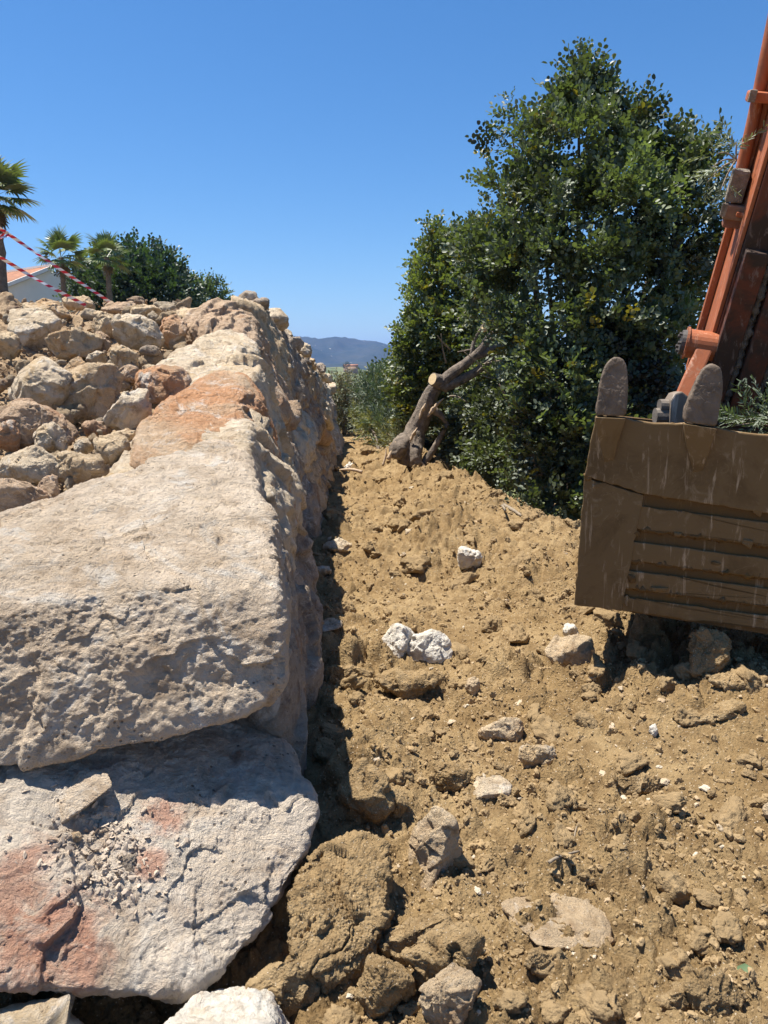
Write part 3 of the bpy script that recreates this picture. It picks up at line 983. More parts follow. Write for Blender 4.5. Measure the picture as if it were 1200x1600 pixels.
gstone(1110, 1210, 1045, 1085, mat_clod, 738, 'rounded clod at the edge of the bucket shadow on the right', 0.4, 0.3, name='dirt_clod', cat='clod', group=CLG)
gstone(950, 1040, 1200, 1245, mat_clod, 739, 'flat clod in the middle of the fine crumbs', 0.5, 0.4, name='dirt_clod', cat='clod', group=CLG)
gstone(820, 870, 1485, 1530, mat_clod, 740, 'brown angular clod in front of the broad flat slab', 0.6, 0.15, name='dirt_clod', cat='clod', group=CLG)
gstone(1030, 1090, 1535, 1585, mat_clod, 741, 'pale crumbling clod near the lower right corner', 0.5, 0.2, name='dirt_clod', cat='clod', group=CLG)
gstone(560, 640, 1500, 1600, mat_clod, 742, 'rough clod beside the small flat grey white stone', 0.4, 0.25, name='dirt_clod', cat='clod', group=CLG, rough=0.06)
gstone(390, 500, 1500, 1600, mat_clod, 743, 'rounded clod against the right end of the reddish boulder', 0.4, 0.25, name='dirt_clod', cat='clod', group=CLG, rough=0.06)
gstone(668, 745, 1195, 1245, mat_clod, 744, 'brown clod with a deep shadow above the pinkish patched stone', 0.5, 0.2, name='dirt_clod', cat='clod', group=CLG)
gstone(570, 690, 1040, 1095, mat_clod, 745, 'broken clod just below the white pair of stones', 0.4, 0.25, name='dirt_clod', cat='clod', group=CLG, rough=0.06)
gstone(500, 560, 1035, 1080, mat_clod, 746, 'dark clod left of the white pair, at the shadow edge', 0.5, 0.2, name='dirt_clod', cat='clod', group=CLG)
gstone(1080, 1170, 1500, 1600, mat_clod, 747, 'broad low clod in the lower right corner', 0.4, 0.45, name='dirt_clod', cat='clod', group=CLG)

# medium clods and pebbles, each one an object
tplc = []
for i in range(12):
    V, F = rock_verts(blob_pts(800 + i, 1, 0.85, 0.7, 16, 0.3), 5, 800 + i, k=30, chips=8, amp=0.12, rough=0.10, fine=0.06, facet=0.25)
    tplc.append((V, F))
mat_crumb = plain_mat('soil_crumb', (0.355, 0.247, 0.128), 0.97, 0.3, 1.7, spec=0.08, bump=0.5, bd=0.12)
mat_grain = plain_mat('soil_grain', (0.36, 0.252, 0.132), 0.97, 0.35, 9, spec=0.08, bump=0.0)
me_clod = [make_mesh('dirt_clod', V, F, [mat_crumb]) for V, F in tplc]
peb_mats = [plain_mat('pale_pebble', (0.58, 0.49, 0.36), 0.9, 0.3, 60, bump=0.3, bd=0.002), plain_mat('cream_pebble', (0.52, 0.41, 0.275), 0.9, 0.3, 60, bump=0.3, bd=0.002), plain_mat('tan_pebble', (0.47, 0.34, 0.20), 0.9, 0.3, 60, bump=0.3, bd=0.002)]
me_peb = [make_mesh('pebble', V, F, [m]) for V, F in tplc[:5] for m in peb_mats]


def ground_pick():
    while True:
        y = math.exp(random.uniform(math.log(1.5), math.log(15)))
        x = random.uniform(-0.45, 0.62) * (y + 0.4)
        if x > float(wall_base_x(y)) + 0.02 and x < float(crest_x(y)) + 0.25:
            return x, y


picks = [ground_pick() + (random.choice([0.016, 0.018, 0.022, 0.026, 0.032, 0.04, 0.05, 0.062]),) for _ in range(282)]
zz = ground_z(np.array([p[0] for p in picks]), np.array([p[1] for p in picks]))
for (x, y, s), z in zip(picks, zz):
    s *= 0.75 + 0.2 * y
    o = link('dirt_clod', random.choice(me_clod))
    o.location = (x, y, z + s * 0.12)
    o.scale = (s * random.uniform(0.9, 1.5), s * random.uniform(0.8, 1.2), s)
    o.rotation_euler = (random.uniform(-0.6, 0.6), random.uniform(-0.6, 0.6), random.uniform(0, 6.3))
    tag(o, 'small loose clod of tan earth scattered over the dug ground', 'clod', 'small clods on the dug ground')
picks = [ground_pick() + (random.choice([0.006, 0.008, 0.008, 0.01, 0.013, 0.018]),) for _ in range(210)]
zz = ground_z(np.array([p[0] for p in picks]), np.array([p[1] for p in picks]))
for (x, y, s), z in zip(picks, zz):
    s *= 0.7 + 0.2 * y
    o = link('pebble', random.choice(me_peb))
    o.location = (x, y, z + s * 0.2)
    o.scale = (s * random.uniform(0.9, 1.5), s, s * random.uniform(0.6, 1))
    o.rotation_euler = (random.uniform(-0.6, 0.6), random.uniform(-0.6, 0.6), random.uniform(0, 6.3))
    tag(o, 'little pale pebble scattered over the dug ground', 'pebble', 'pale pebbles on the dug ground')

# fine crumbs, one mass
n = 60000
ly = np.exp(rng.uniform(math.log(1.3), math.log(13), n))
lx = rng.uniform(-0.45, 0.66, n) * (ly + 0.4)
ok = (lx > wall_base_x(ly)) & (lx < crest_x(ly) + 0.4)
dens = fbm(np.stack([lx * 1.6, ly * 1.6, 0 * lx], -1), 3, 77)
ok &= dens > rng.uniform(-0.7, 0.5, n)
lx, ly = lx[ok], ly[ok]
lz = ground_z(lx, ly)
n = len(lx)
size = (0.0022 + 0.0075 * rng.random(n) ** 3.5) * (0.6 + 0.3 * ly)
tv, tf = ico(2)
T = []
for i in range(16):
    q, _r = np.linalg.qr(rng.normal(size=(3, 3)))
    T.append(rock_verts(blob_pts(1600 + i, 1.1, 0.95, 0.7, 9, 0.4), 2, 1600 + i, k=40, chips=4, chip=(0.7, 0.95), amp=0.1, rough=0.0, fine=0.0, crack=0, facet=0)[0] @ q)
T = np.array(T)
V = T[rng.integers(0, 16, n)] * size[:, None, None] + np.stack([lx, ly, lz + size * 0.3], -1)[:, None, :]
F = (tf[None] + (np.arange(n) * len(tv))[:, None, None]).reshape(-1, 3)
n2 = 15000
ly2 = np.exp(rng.uniform(math.log(1.3), math.log(14), n2))
lx2 = rng.uniform(-0.45, 0.66, n2) * (ly2 + 0.4)
ok = (lx2 > wall_base_x(ly2)) & (lx2 < crest_x(ly2) + 0.3)
ok &= fbm(np.stack([lx2 * 1.3, ly2 * 1.3, 0 * lx2], -1), 3, 78) > rng.uniform(-0.6, 0.4, n2)
lx2, ly2 = lx2[ok], ly2[ok]
lz2 = ground_z(lx2, ly2)
n2 = len(lx2)
size2 = (0.006 + 0.016 * rng.random(n2) ** 3) * (0.65 + 0.22 * ly2)
T2 = []
for i in range(24):
    vv_, ff_ = rock_verts(blob_pts(1500 + i, 1.1, 0.9, 0.7, 10, 0.4), 3, 1500 + i, k=40, chips=6, chip=(0.72, 0.96), amp=0.12, rough=0.1, fine=0.0, crack=0, facet=0.2, nfac=14)
    q, _r = np.linalg.qr(rng.normal(size=(3, 3)))
    T2.append(vv_ @ q)
T2 = np.array(T2)
V2 = T2[rng.integers(0, 24, n2)] * size2[:, None, None] + np.stack([lx2, ly2, lz2 + size2 * 0.2], -1)[:, None, :]
F2 = (ff_[None] + (np.arange(n2) * T2.shape[1])[:, None, None]).reshape(-1, 3) + V.reshape(-1, 3).shape[0]
V = np.vstack([V.reshape(-1, 3), V2.reshape(-1, 3)])
F = np.vstack([F, F2])
tag(link('soil_crumbs', make_mesh('soil_crumbs', V.reshape(-1, 3), F, [mat_grain], smooth=False)), 'fine crumbs of earth strewn all over the dug ground', 'soil crumbs', kind='stuff')


# ------------------------------------------------------------------ tubes, twigs
def tube(path, radii, seg=8, jitter=0.0, seed=0, cap=True, ridge=0.0):
    P = np.array(path, float)
    n = len(P)
    rad = np.interp(np.linspace(0, 1, n), np.linspace(0, 1, len(radii)), radii)
    T = nrm(np.gradient(P, axis=0))
    ref = np.array((0, 0, 1.0)) if abs(T[0][2]) < 0.9 else np.array((1.0, 0, 0))
    Vv = []
    r_ = np.random.default_rng(seed)
    u = nrm(np.cross(T[0], ref))
    for i in range(n):
        u = nrm(u - T[i] * np.dot(u, T[i]))
        v = np.cross(T[i], u)
        a = np.linspace(0, 2 * np.pi, seg, endpoint=False)
        rr = rad[i] * (1 + jitter * r_.normal(size=seg))
        if ridge:
            q_ = np.stack([np.cos(a) * 2.2, np.sin(a) * 2.2, np.full(seg, i / n * 6.0)], -1)
            rr = rr * (1 + ridge * fbm(q_, 4, seed, 0.6) + ridge * 0.6 * fbm(q_ * (3, 3, 0.6), 2, seed + 1, ridged=True))
        Vv.append(P[i] + np.outer(np.cos(a) * rr, u) + np.outer(np.sin(a) * rr, v))
    V = np.vstack(Vv)
    Fq = []
    for i in range(n - 1):
        for j in range(seg):
            j2 = (j + 1) % seg
            Fq.append((i * seg + j, i * seg + j2, (i + 1) * seg + j2, (i + 1) * seg + j))
    F4 = np.array(Fq)
    Ft = []
    if cap:
        V = np.vstack([V, P[0], P[-1]])
        for j in range(seg):
            Ft.append((n * seg, (j + 1) % seg, j))
            Ft.append((n * seg + 1, (n - 1) * seg + j, (n - 1) * seg + (j + 1) % seg))
    return V, F4, np.array(Ft) if Ft else np.zeros((0, 3), int)


def spline(pts, n):
    P = np.array(pts, float)
    if len(P) == 2:
        return np.linspace(P[0], P[1], n)
    t = np.linspace(0, len(P) - 1, n)
    out = []
    for x in t:
        i = min(int(x), len(P) - 2)
        f = x - i
        p0, p1, p2, p3 = P[max(i - 1, 0)], P[i], P[i + 1], P[min(i + 2, len(P) - 1)]
        out.append(0.5 * ((2 * p1) + (-p0 + p2) * f + (2 * p0 - 5 * p1 + 4 * p2 - p3) * f * f + (-p0 + 3 * p1 - 3 * p2 + p3) * f ** 3))
    return np.array(out)


class Geo:
    def __init__(self):
        self.V, self.Q, self.T, self.n = [], [], [], 0

    def add(self, V, Q=None, T=None):
        self.V.append(np.asarray(V, float))
        if Q is not None and len(Q):
            self.Q.append(np.asarray(Q) + self.n)
        if T is not None and len(T):
            self.T.append(np.asarray(T) + self.n)
        self.n += len(V)

    def tube(self, pts, radii, seg=8, n=None, jitter=0.0, seed=0, ridge=0.0):
        pts = spline(pts, n or max(2, 4 * (len(pts) - 1) + 1))
        self.add(*tube(pts, radii, seg, jitter, seed, True, ridge))

    def box(self, o, ax, ay, az, x0, x1, y0, y1, z0, z1):
        c = []
        for x in (x0, x1):
            for y in (y0, y1):
                for z in (z0, z1):
                    c.append(np.array(o) + np.array(ax) * x + np.array(ay) * y + np.array(az) * z)
        self.add(c, [(0, 1, 3, 2), (4, 6, 7, 5), (0, 4, 5, 1), (2, 3, 7, 6), (0, 2, 6, 4), (1, 5, 7, 3)])

    def prism(self, o, ax, ay, az, poly, z0, z1):
        """poly in (ax, ay), extruded along az"""
        n = len(poly)
        a = [np.array(o) + np.array(ax) * p[0] + np.array(ay) * p[1] + np.array(az) * z0 for p in poly]
        b = [np.array(o) + np.array(ax) * p[0] + np.array(ay) * p[1] + np.array(az) * z1 for p in poly]
        ca, cb = np.mean(a, 0), np.mean(b, 0)
        V = a + b + [ca, cb]
        Q = [(i, (i + 1) % n, n + (i + 1) % n, n + i) for i in range(n)]
        T = [(2 * n, (i + 1) % n, i) for i in range(n)] + [(2 * n + 1, n + i, n + (i + 1) % n) for i in range(n)]
        self.add(V, Q, T)

    def mesh(self, name, mats, smooth=True, bevel=0.0):
        V = np.vstack(self.V)
        F = []
        if self.Q:
            F.append(np.vstack(self.Q))
        if self.T:
            F.append(np.vstack(self.T))
        me = make_mesh(name, V, F, mats, smooth)
        bm = bmesh.new()
        bm.from_mesh(me)
        bmesh.ops.recalc_face_normals(bm, faces=bm.faces)
        if bevel:
            bmesh.ops.dissolve_limit(bm, angle_limit=0.02, verts=bm.verts, edges=bm.edges)
            ed = [e for e in bm.edges if e.is_manifold and e.calc_face_angle(0) > 0.45]
            bmesh.ops.bevel(bm, geom=ed, offset=bevel, segments=2, profile=0.6, affect='EDGES')
        bm.to_mesh(me)
        bm.free()
        return me


# ------------------------------------------------------------------ leaves
def leaf_shape(L, W, fold=0.15):
    """one leaf along +x, six rim points, two quads folded at the midrib"""
    return np.array([(0, 0, 0), (0.33 * L, W * 0.5, fold * W), (0.75 * L, W * 0.46, fold * W), (L, 0, -0.08 * L), (0.75 * L, -W * 0.46, fold * W), (0.33 * L, -W * 0.5, fold * W)]), \
        np.array([(0, 1, 2, 3), (0, 3, 4, 5)])


def spray_tpl(seed, pairs=4, L=0.065, W=0.042, rach=0.24):
    """pinnate twig along +x"""
    r_ = np.random.default_rng(seed)
    lv, lf = leaf_shape(1, 1)
    V, F, n = [], [], 0
    for i in range(pairs + 1):
        t = (0.2 + 0.8 * i / pairs) * rach
        for s in ((1, -1) if i < pairs else (0,)):
            l = L * r_.uniform(0.75, 1.15)
            v = lv * (l, W * r_.uniform(0.85, 1.15), W)
            a = s * r_.uniform(0.7, 1.15) + r_.uniform(-0.15, 0.15)
            b = r_.uniform(-0.7, 0.5)
            c = r_.uniform(-0.8, 0.8)
            Rm = np.array(Matrix.Rotation(a, 3, 'Z') @ Matrix.Rotation(b, 3, 'Y') @ Matrix.Rotation(c, 3, 'X'))
            V.append(v @ Rm.T + (t, s * 0.006, -0.25 * t * t / rach))
            F.append(lf + n)
            n += 6
    # rachis
    return np.vstack(V), np.vstack(F)


def narrow_tpl(seed, n=9, L=0.06, W=0.012, rach=0.26):
    r_ = np.random.default_rng(seed)
    lv, lf = leaf_shape(1, 1)
    V, F = [], []
    for i in range(n):
        t = (0.1 + 0.9 * i / n) * rach
        for s in (1, -1):
            v = lv * (L * r_.uniform(0.7, 1.15), W, W)
            Rm = np.array(Matrix.Rotation(s * r_.uniform(0.35, 0.95), 3, 'Z') @ Matrix.Rotation(r_.uniform(-0.6, 0.6), 3, 'Y') @ Matrix.Rotation(r_.uniform(-1.2, 1.2), 3, 'X'))
            V.append(v @ Rm.T + (t, 0, 0))
            F.append(lf + 6 * len(F))
    return np.vstack(V), np.vstack(F)


def scatter(tpls, pos, dirs, scale, cols, r_):
    """place spray templates: +x along dirs; returns V, F, colours"""
    V, F, C, off = [], [], [], 0
    tid = r_.integers(0, len(tpls), len(pos))
    for t, (tv_, tf_) in enumerate(tpls):
        k = np.where(tid == t)[0]
        if not len(k):
            continue
        d = nrm(dirs[k])
        rnd = nrm(r_.normal(size=(len(k), 3)) + (0, 0, 1.6))       # rough up for the leaf plane
        s = nrm(np.cross(rnd, d))
        u = np.cross(d, s)
        B = np.stack([d, s, u], 1) * scale[k][:, None, None]
        vv = np.einsum('vi,kij->kvj', tv_, B) + pos[k][:, None, :]
        V.append(vv.reshape(-1, 3))
        F.append((tf_[None] + (np.arange(len(k)) * len(tv_))[:, None, None] + off).reshape(-1, 4))
        nl = len(tv_) // 6
        lc = cols[k][:, None, :] * r_.uniform(0.75, 1.3, (len(k), nl, 1))
        C.append(np.repeat(lc, 6, axis=1).reshape(-1, 3))
        off += len(k) * len(tv_)
    return np.vstack(V), np.vstack(F), np.vstack(C)


CAROB = [spray_tpl(i) for i in range(8)]
OLIVE = [narrow_tpl(i) for i in range(5)]


def crown(name, clumps, count, tpls, base_col, mat, parent, seed, scale=1.0, yellow=0.06, up=0.5, shell=0.55, var=0.35, sag=0.0, shoots=(), gap=0.0):
    """clumps: list of (centre xyz, (rx, ry, rz)); leaves near each clump's surface"""
    r_ = np.random.default_rng(seed)
    c = np.array([q[0] for q in clumps])
    rad = np.array([q[1] if hasattr(q[1], '__len__') else (q[1],) * 3 for q in clumps], float)
    wgt = (rad[:, 0] * rad[:, 2] + rad[:, 0] * rad[:, 1]) ** 0.9
    idx = r_.choice(len(c), count, p=wgt / wgt.sum())
    d = nrm(r_.normal(size=(count, 3)))
    rr = shell + (1.06 - shell) * r_.random(count) ** 0.6
    rr *= 1 + 0.32 * gnoise(d * 2.2 + idx[:, None] * 3.1, seed)
    pos = c[idx] + d * rad[idx] * rr[:, None]
    if gap:
        kp = (gnoise(pos * 1.9, seed + 7) + 0.5 * gnoise(pos * 4.1, seed + 8)) < 0.5 - gap * 1.6
        pos, d, idx = pos[kp], d[kp], idx[kp]
        count = len(pos)
    out = nrm(d + (0, 0, up) + r_.normal(size=(count, 3)) * 0.45 - np.array((0, 0, sag)))
    base = np.array(base_col)
    cl = base * (1 + var * r_.normal(size=(len(c), 1)))[idx]
    cl *= r_.uniform(0.7, 1.3, (count, 1))
    ye = r_.random(count) < yellow
    cl[ye] = np.array((0.22, 0.18, 0.035)) * r_.uniform(0.5, 1.1, (ye.sum(), 1))
    cl = np.clip(cl, 0.012, 0.5)
    sz_ = scale * r_.uniform(0.75, 1.25, count)
    for tip, foot in shoots:
        m_ = 16
        t_ = r_.random(m_)
        w_ = np.linalg.norm(np.array(tip) - foot)
        ps = np.array(foot) + (np.array(tip) - foot) * t_[:, None] * 0.9 + r_.normal(size=(m_, 3)) * w_ * 0.10 * (1.2 - t_[:, None])
        pos = np.vstack([pos, ps])
        out = np.vstack([out, nrm(np.array(tip) - foot) * 0.9 + r_.normal(size=(m_, 3)) * 0.55])
        cl = np.vstack([cl, base * r_.uniform(0.8, 1.5, (m_, 1))])
        sz_ = np.concatenate([sz_, scale * r_.uniform(0.6, 1.0, m_)])
    V, F, C = scatter(tpls, pos, out, sz_, cl, r_)
    me = make_mesh(name, V, F, [mat], smooth=True)
    attr_color(me, 'leaf_color', C)
    return link(name, me, parent)


def px_clumps(rows):
    """(u, v, Y, r_px[, depth factor])"""
    out = []
    for q in rows:
        u, v, Yd, r = q[:4]
        f = q[4] if len(q) > 4 else 1.0
        rr = r / 1200 * Yd * 1.0
        out.append((at(u, v, Yd), (rr, rr * f, rr)))
    return out


# big carob on the right
tree = empty('carob_tree', at_z(900, 905, -1.3))
tree.location = (2.6, 9.5, -1.5)
tag(tree, 'large dark green carob tree rising above the bank behind the excavator bucket', 'tree')
TL = np.array(tree.location)
rows = [(912, 118, 9.2, 26), (905, 165, 9.2, 38), (940, 185, 9.0, 44), (985, 190, 9.2, 30), (870, 190, 9.3, 36), (798, 190, 9.3, 22), (795, 230, 9.3, 34),
        (840, 240, 9.0, 58), (920, 240, 8.8, 72), (1000, 250, 9.0, 58), (1050, 240, 9.3, 34), (1060, 290, 9.2, 55), (1108, 245, 9.4, 28), (1110, 300, 9.3, 38),
        (775, 290, 9.4, 34), (800, 330, 9.1, 62), (880, 330, 8.7, 82), (970, 330, 8.6, 80), (1050, 365, 8.9, 66), (1100, 385, 9.2, 40),
        (770, 390, 9.2, 56), (840, 420, 8.7, 82), (930, 430, 8.4, 86), (1010, 440, 8.5, 76), (1075, 440, 9.0, 46), (1060, 490, 8.9, 42),
        (770, 470, 9.2, 62), (850, 510, 8.5, 84), (940, 520, 8.2, 86), (1015, 530, 8.4, 66), (800, 560, 8.8, 70), (880, 600, 8.2, 86), (960, 610, 8.2, 84), (1030, 590, 8.8, 60),
        (745, 620, 9.6, 50), (800, 650, 8.8, 66), (860, 690, 8.2, 76), (930, 700, 8.0, 84), (1010, 680, 8.5, 76), (760, 690, 9.3, 52), (820, 735, 8.6, 56), (880, 765, 8.0, 58),
        (940, 770, 7.9, 66), (1010, 770, 8.2, 66), (850, 790, 7.9, 40), (720, 690, 10.2, 40), (1090, 600, 9.0, 60), (1120, 700, 8.8, 70), (1080, 760, 8.6, 60)]
rows = [((u, v, 12.2 if (u < 830 and v > 480) else Yd, r * 0.80) if not (u < 790 and v > 600) else (u + 20, v, 12.4, r * 0.8)) for u, v, Yd, r in [q[:4] for q in rows]]
cl = [(c - TL, r) for c, r in px_clumps(rows)]
SHT = [(912, 74), (945, 122), (880, 150), (795, 148), (985, 172), (1040, 200), (1112, 205), (1136, 215), (762, 255), (745, 268), (930, 112), (1010, 188), (865, 165), (822, 190), (738, 330), (1132, 300), (1122, 350),
       (960, 150), (895, 120), (1068, 215), (845, 190), (1085, 250), (780, 175), (735, 400), (1115, 420), (1098, 470), (805, 185), (1140, 255), (1000, 165), (905, 100), (918, 130), (870, 130)]
sh = []
for u, v in SHT:
    dx_ = (u - 925) * 0.25
    sh.append((at(u, v, 9.15) - TL, at(u - dx_ * 0.9, v + 75, 9.15) - TL))
for i in range(46):
    u, v = random.uniform(790, 1080), random.uniform(220, 760)
    sh.append((at(u, v, 7.75 + 0.0012 * abs(u - 930) * 4) - TL, at(u + random.uniform(-15, 15), v + 65, 8.1) - TL))
crown('crown', cl, 19000, CAROB, (0.092, 0.114, 0.052), mat_leaf, tree, 5, 0.90, 0.04, 0.6, 0.45, 0.40, shoots=sh, gap=0.26)
g = Geo()
tb = np.array((2.6, 9.6, -1.5)) - TL
for k_, (u, v, Yd) in enumerate([(905, 150, 9.2), (800, 210, 9.3), (1060, 260, 9.3), (830, 430, 9.3), (1080, 430, 9.2), (960, 300, 9.0), (990, 370, 8.8), (1070, 330, 9.1), (880, 300, 9), (845, 330, 9), (780, 600, 9.5), (1020, 600, 9.0), (870, 700, 8.8), (1100, 700, 9)]):
    e = at(u, v, Yd) - TL
    m1 = tb + (e - tb) * 0.35 + np.array((0, 0.25, 0.35))
    m2 = tb + (e - tb) * 0.7 + np.array((0, 0.15, 0.25))
    g.tube([tb + np.array((random.uniform(-.08, .08), random.uniform(-.08, .08), 0.3)), m1, m2, e], [0.09, 0.05, 0.03, 0.008], 6, 10)
g.tube([tb + np.array((0, 0, -0.4)), tb + np.array((0.05, 0, 0.5)), tb + np.array((0.0, 0.1, 1.5))], [0.26, 0.2, 0.14], 10, 10, 0.05)
link('trunk', g.mesh('trunk', [mat_bark]), tree)

# lighter tree to its left, farther off
t2 = empty('young_carob_tree', (1.15, 14.2, -1.2))
tag(t2, 'smaller lighter green tree left of the large carob, behind the torn trunk', 'tree')
TL = np.array(t2.location)
rows = [(668, 378, 13.6, 24), (660, 420, 13.6, 34), (700, 400, 13.8, 36), (730, 370, 13.8, 30), (745, 430, 13.6, 42), (690, 450, 13.4, 42), (645, 460, 13.4, 28), (720, 490, 13.3, 48),
        (665, 505, 13.2, 38), (632, 520, 13.6, 26), (690, 540, 13.2, 42), (640, 560, 13.6, 36), (735, 540, 13.4, 40), (628, 560, 14.2, 26), (655, 600, 13.5, 38), (626, 612, 14.0, 30),
        (700, 590, 13.6, 40), (640, 640, 13.8, 36), (690, 640, 13.6, 36), (616, 592, 14.4, 22)]
crown('crown', [(c - TL, r) for c, r in px_clumps([(u + 16, v + 4, Yd, r * 0.74) for u, v, Yd, r in rows])], 4200, CAROB, (0.115, 0.135, 0.042), mat_leaf, t2, 9, 1.0, 0.10, 0.5, 0.4, 0.3,
      shoots=[(at(u, v, 13.6) - TL, at(u, v + 60, 13.6) - TL) for u, v in ((672, 345), (690, 365), (735, 340), (652, 405), (640, 450), (630, 505), (622, 540), (655, 400), (715, 355), (644, 430), (705, 380))])
g = Geo()
g.tube([np.array((0.1, 0, -0.3)), at(682, 640, 13.6) - TL, at(684, 560, 13.5) - TL, at(690, 480, 13.6) - TL, at(700, 400, 13.8) - TL], [0.11, 0.085, 0.07, 0.045, 0.01], 7, 16, 0.06)
for u, v in ((660, 420), (735, 420), (640, 520), (730, 520)):
    g.tube([at(684, 600, 13.6) - TL, at((684 + u) / 2, (560 + v) / 2, 13.6) - TL, at(u, v, 13.6) - TL], [0.045, 0.03, 0.008], 6, 8)
link('trunk', g.mesh('trunk', [mat_bark]), t2)

# felled / pushed-over carob whose torn trunk leans into the big one
t3 = empty('torn_tree', at_z(640, 712, 0.25))
t3.location = at(640, 712, 11.2)
tag(t3, 'torn leaning tree trunk with sawn limb pushed over beside the track', 'tree trunk')
TL = np.array(t3.location)


def L3(u, v, Yd=11.2):
    return at(u, v, Yd) - TL


g = Geo()
g.tube([L3(634, 726, 11.1), L3(641, 700, 11.1), L3(650, 672), L3(664, 640), L3(676, 612), L3(690, 597)], [0.12, 0.165, 0.14, 0.118, 0.105, 0.085], 40, 60, 0.01, 3, 0.22)
g.tube([L3(618, 716, 10.9), L3(622, 702, 10.95), L3(634, 690, 11.1), L3(648, 684, 11.2)], [0.07, 0.12, 0.13, 0.08], 30, 36, 0.01, 4, 0.25)
g.tube([L3(650, 728, 10.9), L3(648, 712, 10.95), L3(650, 690, 11.1)], [0.08, 0.10, 0.11], 24, 24, 0.01, 5, 0.25)
for pts, rr in (([(686, 606), (704, 585), (730, 566), (752, 545), (770, 520), (786, 498)], [0.085, 0.072, 0.062, 0.048, 0.03]),
                ([(692, 606), (715, 596), (735, 586), (752, 575), (770, 560)], [0.07, 0.065, 0.055, 0.04]),
                ([(745, 556), (765, 548), (780, 540), (800, 530)], [0.06, 0.05, 0.03]),
                ([(676, 640), (690, 650), (700, 665)], [0.06, 0.04, 0.02]),
                ([(735, 560), (742, 530), (755, 508), (762, 490)], [0.03, 0.02, 0.012]),
                ([(752, 545), (738, 546), (715, 550)], [0.018, 0.012, 0.006]),
                ([(664, 724), (684, 690), (700, 660)], [0.05, 0.04, 0.02])):
    g.tube([L3(u, v, 11.0) for u, v in pts], rr, 20, 40, 0.01, 7, 0.2)
link('trunk', g.mesh('trunk', [mat_bark]), t3)
g = Geo()
nr_ = nrm(np.array((-0.75, -0.55, 0.25)))
ctr = L3(686, 596, 11.0)
g.tube([ctr + nr_ * -0.05, ctr + nr_ * 0.122], [0.10, 0.088], 30, 12, 0.01, 3, 0.1)
link('stub', g.mesh('stub', [mat_bark]), t3)
g = Geo()
g.tube([ctr + nr_ * 0.118, ctr + nr_ * 0.128], [0.080, 0.080], 24, 2, 0.03, 2)
link('sawn_stub', g.mesh('sawn_stub', [mat_cutwood], smooth=False), t3)
g = Geo()
ctr2 = L3(759, 516, 10.8)
g.tube([ctr2, ctr2 + nr_ * 0.06], [0.036, 0.036], 12, 3)
link('sawn_stub', g.mesh('sawn_stub', [mat_cutwood]), t3)
g = Geo()
for pts in ([(672, 648), (682, 634), (694, 622)], [(655, 655), (660, 640), (665, 630)], [(641, 690), (646, 678), (652, 668)], [(668, 652), (676, 640), (684, 632)]):
    q = [L3(u, v, 10.93) for u, v in pts]
    g.tube(q, [0.008, 0.026, 0.006], 6, 9, 0.35, 8)
link('torn_wood', g.mesh('torn_wood', [mat_torn]), t3)
for i in range(16):
    u0_, v0_ = random.uniform(690, 800), random.uniform(500, 640)
    a_ = random.uniform(-2.6, 0.6)
    l_ = random.uniform(25, 60)
    p0_, p1_ = L3(u0_, v0_, 10.9), L3(u0_ + l_ * math.cos(a_), v0_ + l_ * math.sin(a_), 10.75)
    g = Geo()
    g.tube([p0_, (p0_ + p1_) / 2 + np.array((random.uniform(-.05, .05), 0, random.uniform(-.05, .05))), p1_], [0.013, 0.010, 0.004], 5, 7)
    link('twig', g.mesh('twig', [mat_twig]), t3)
rows = [(800, 560, 11.6, 34), (775, 610, 11.2, 30), (815, 610, 11.0, 36), (745, 645, 11.2, 30), (780, 660, 10.6, 36), (720, 685, 11.2, 24), (770, 720, 10.2, 34)]
crown('crown', [(c - TL, r) for c, r in px_clumps(rows)], 2600, CAROB, (0.085, 0.10, 0.05), mat_leaf, t3, 19, 0.92, 0.06, -0.4, 0.4, 0.3)

# torn roots and splinters on the ground
for (p0, p1, rr, lb) in (((598, 728), (603, 700), 0.02, 'pale torn root splinter standing left of the torn trunk'),
                         ((668, 742), (652, 716), 0.025, 'pale torn root sticking out below the torn trunk'),
                         ((606, 718), (618, 690), 0.035, 'broad torn splinter leaning on the left side of the trunk'),
                         ((566, 738), (530, 734), 0.03, 'bundle of pale torn roots lying on the track')):
    a_, b_ = at(*p0, 10.85), at(*p1, 10.9)
    g = Geo()
    g.tube([a_, (a_ + b_) / 2 + np.array((0.02, 0, 0.02)), b_], [rr, rr * 0.8, rr * 0.25], 6, 8, 0.15)
    tag(link('root_splinter', g.mesh('root_splinter', [mat_torn])), lb, 'root', 'torn roots round the trunk')


def ground_stick(pts, r, label, mat=mat_twig):
    q = []
    for u, v in pts:
        p = at_z(u, v, 0.1)
        for _ in range(6):
            p = at_z(u, v, float(ground_z(np.array([p[0]]), np.array([p[1]]))[0]) + r)
        q.append(p)
    g = Geo()
    g.tube(q, [r, r * 0.9, r * 0.5], 6, None, 0.1)
    tag(link('twig', g.mesh('twig', [mat])), label, 'twig', 'twigs on the ground')


ground_stick([(858, 1347), (875, 1338), (905, 1330)], 0.006, 'bent bare twig lying on the crumbs right of centre')
ground_stick([(896, 1315), (900, 1295), (904, 1285)], 0.003, 'thin dry stem beside the oblong clod')
ground_stick([(782, 786), (800, 796), (815, 806)], 0.02, 'pale broken branch lying under the big tree at the bank edge')
ground_stick([(770, 772), (785, 790), (790, 800)], 0.014, 'thin grey branch at the bank edge')

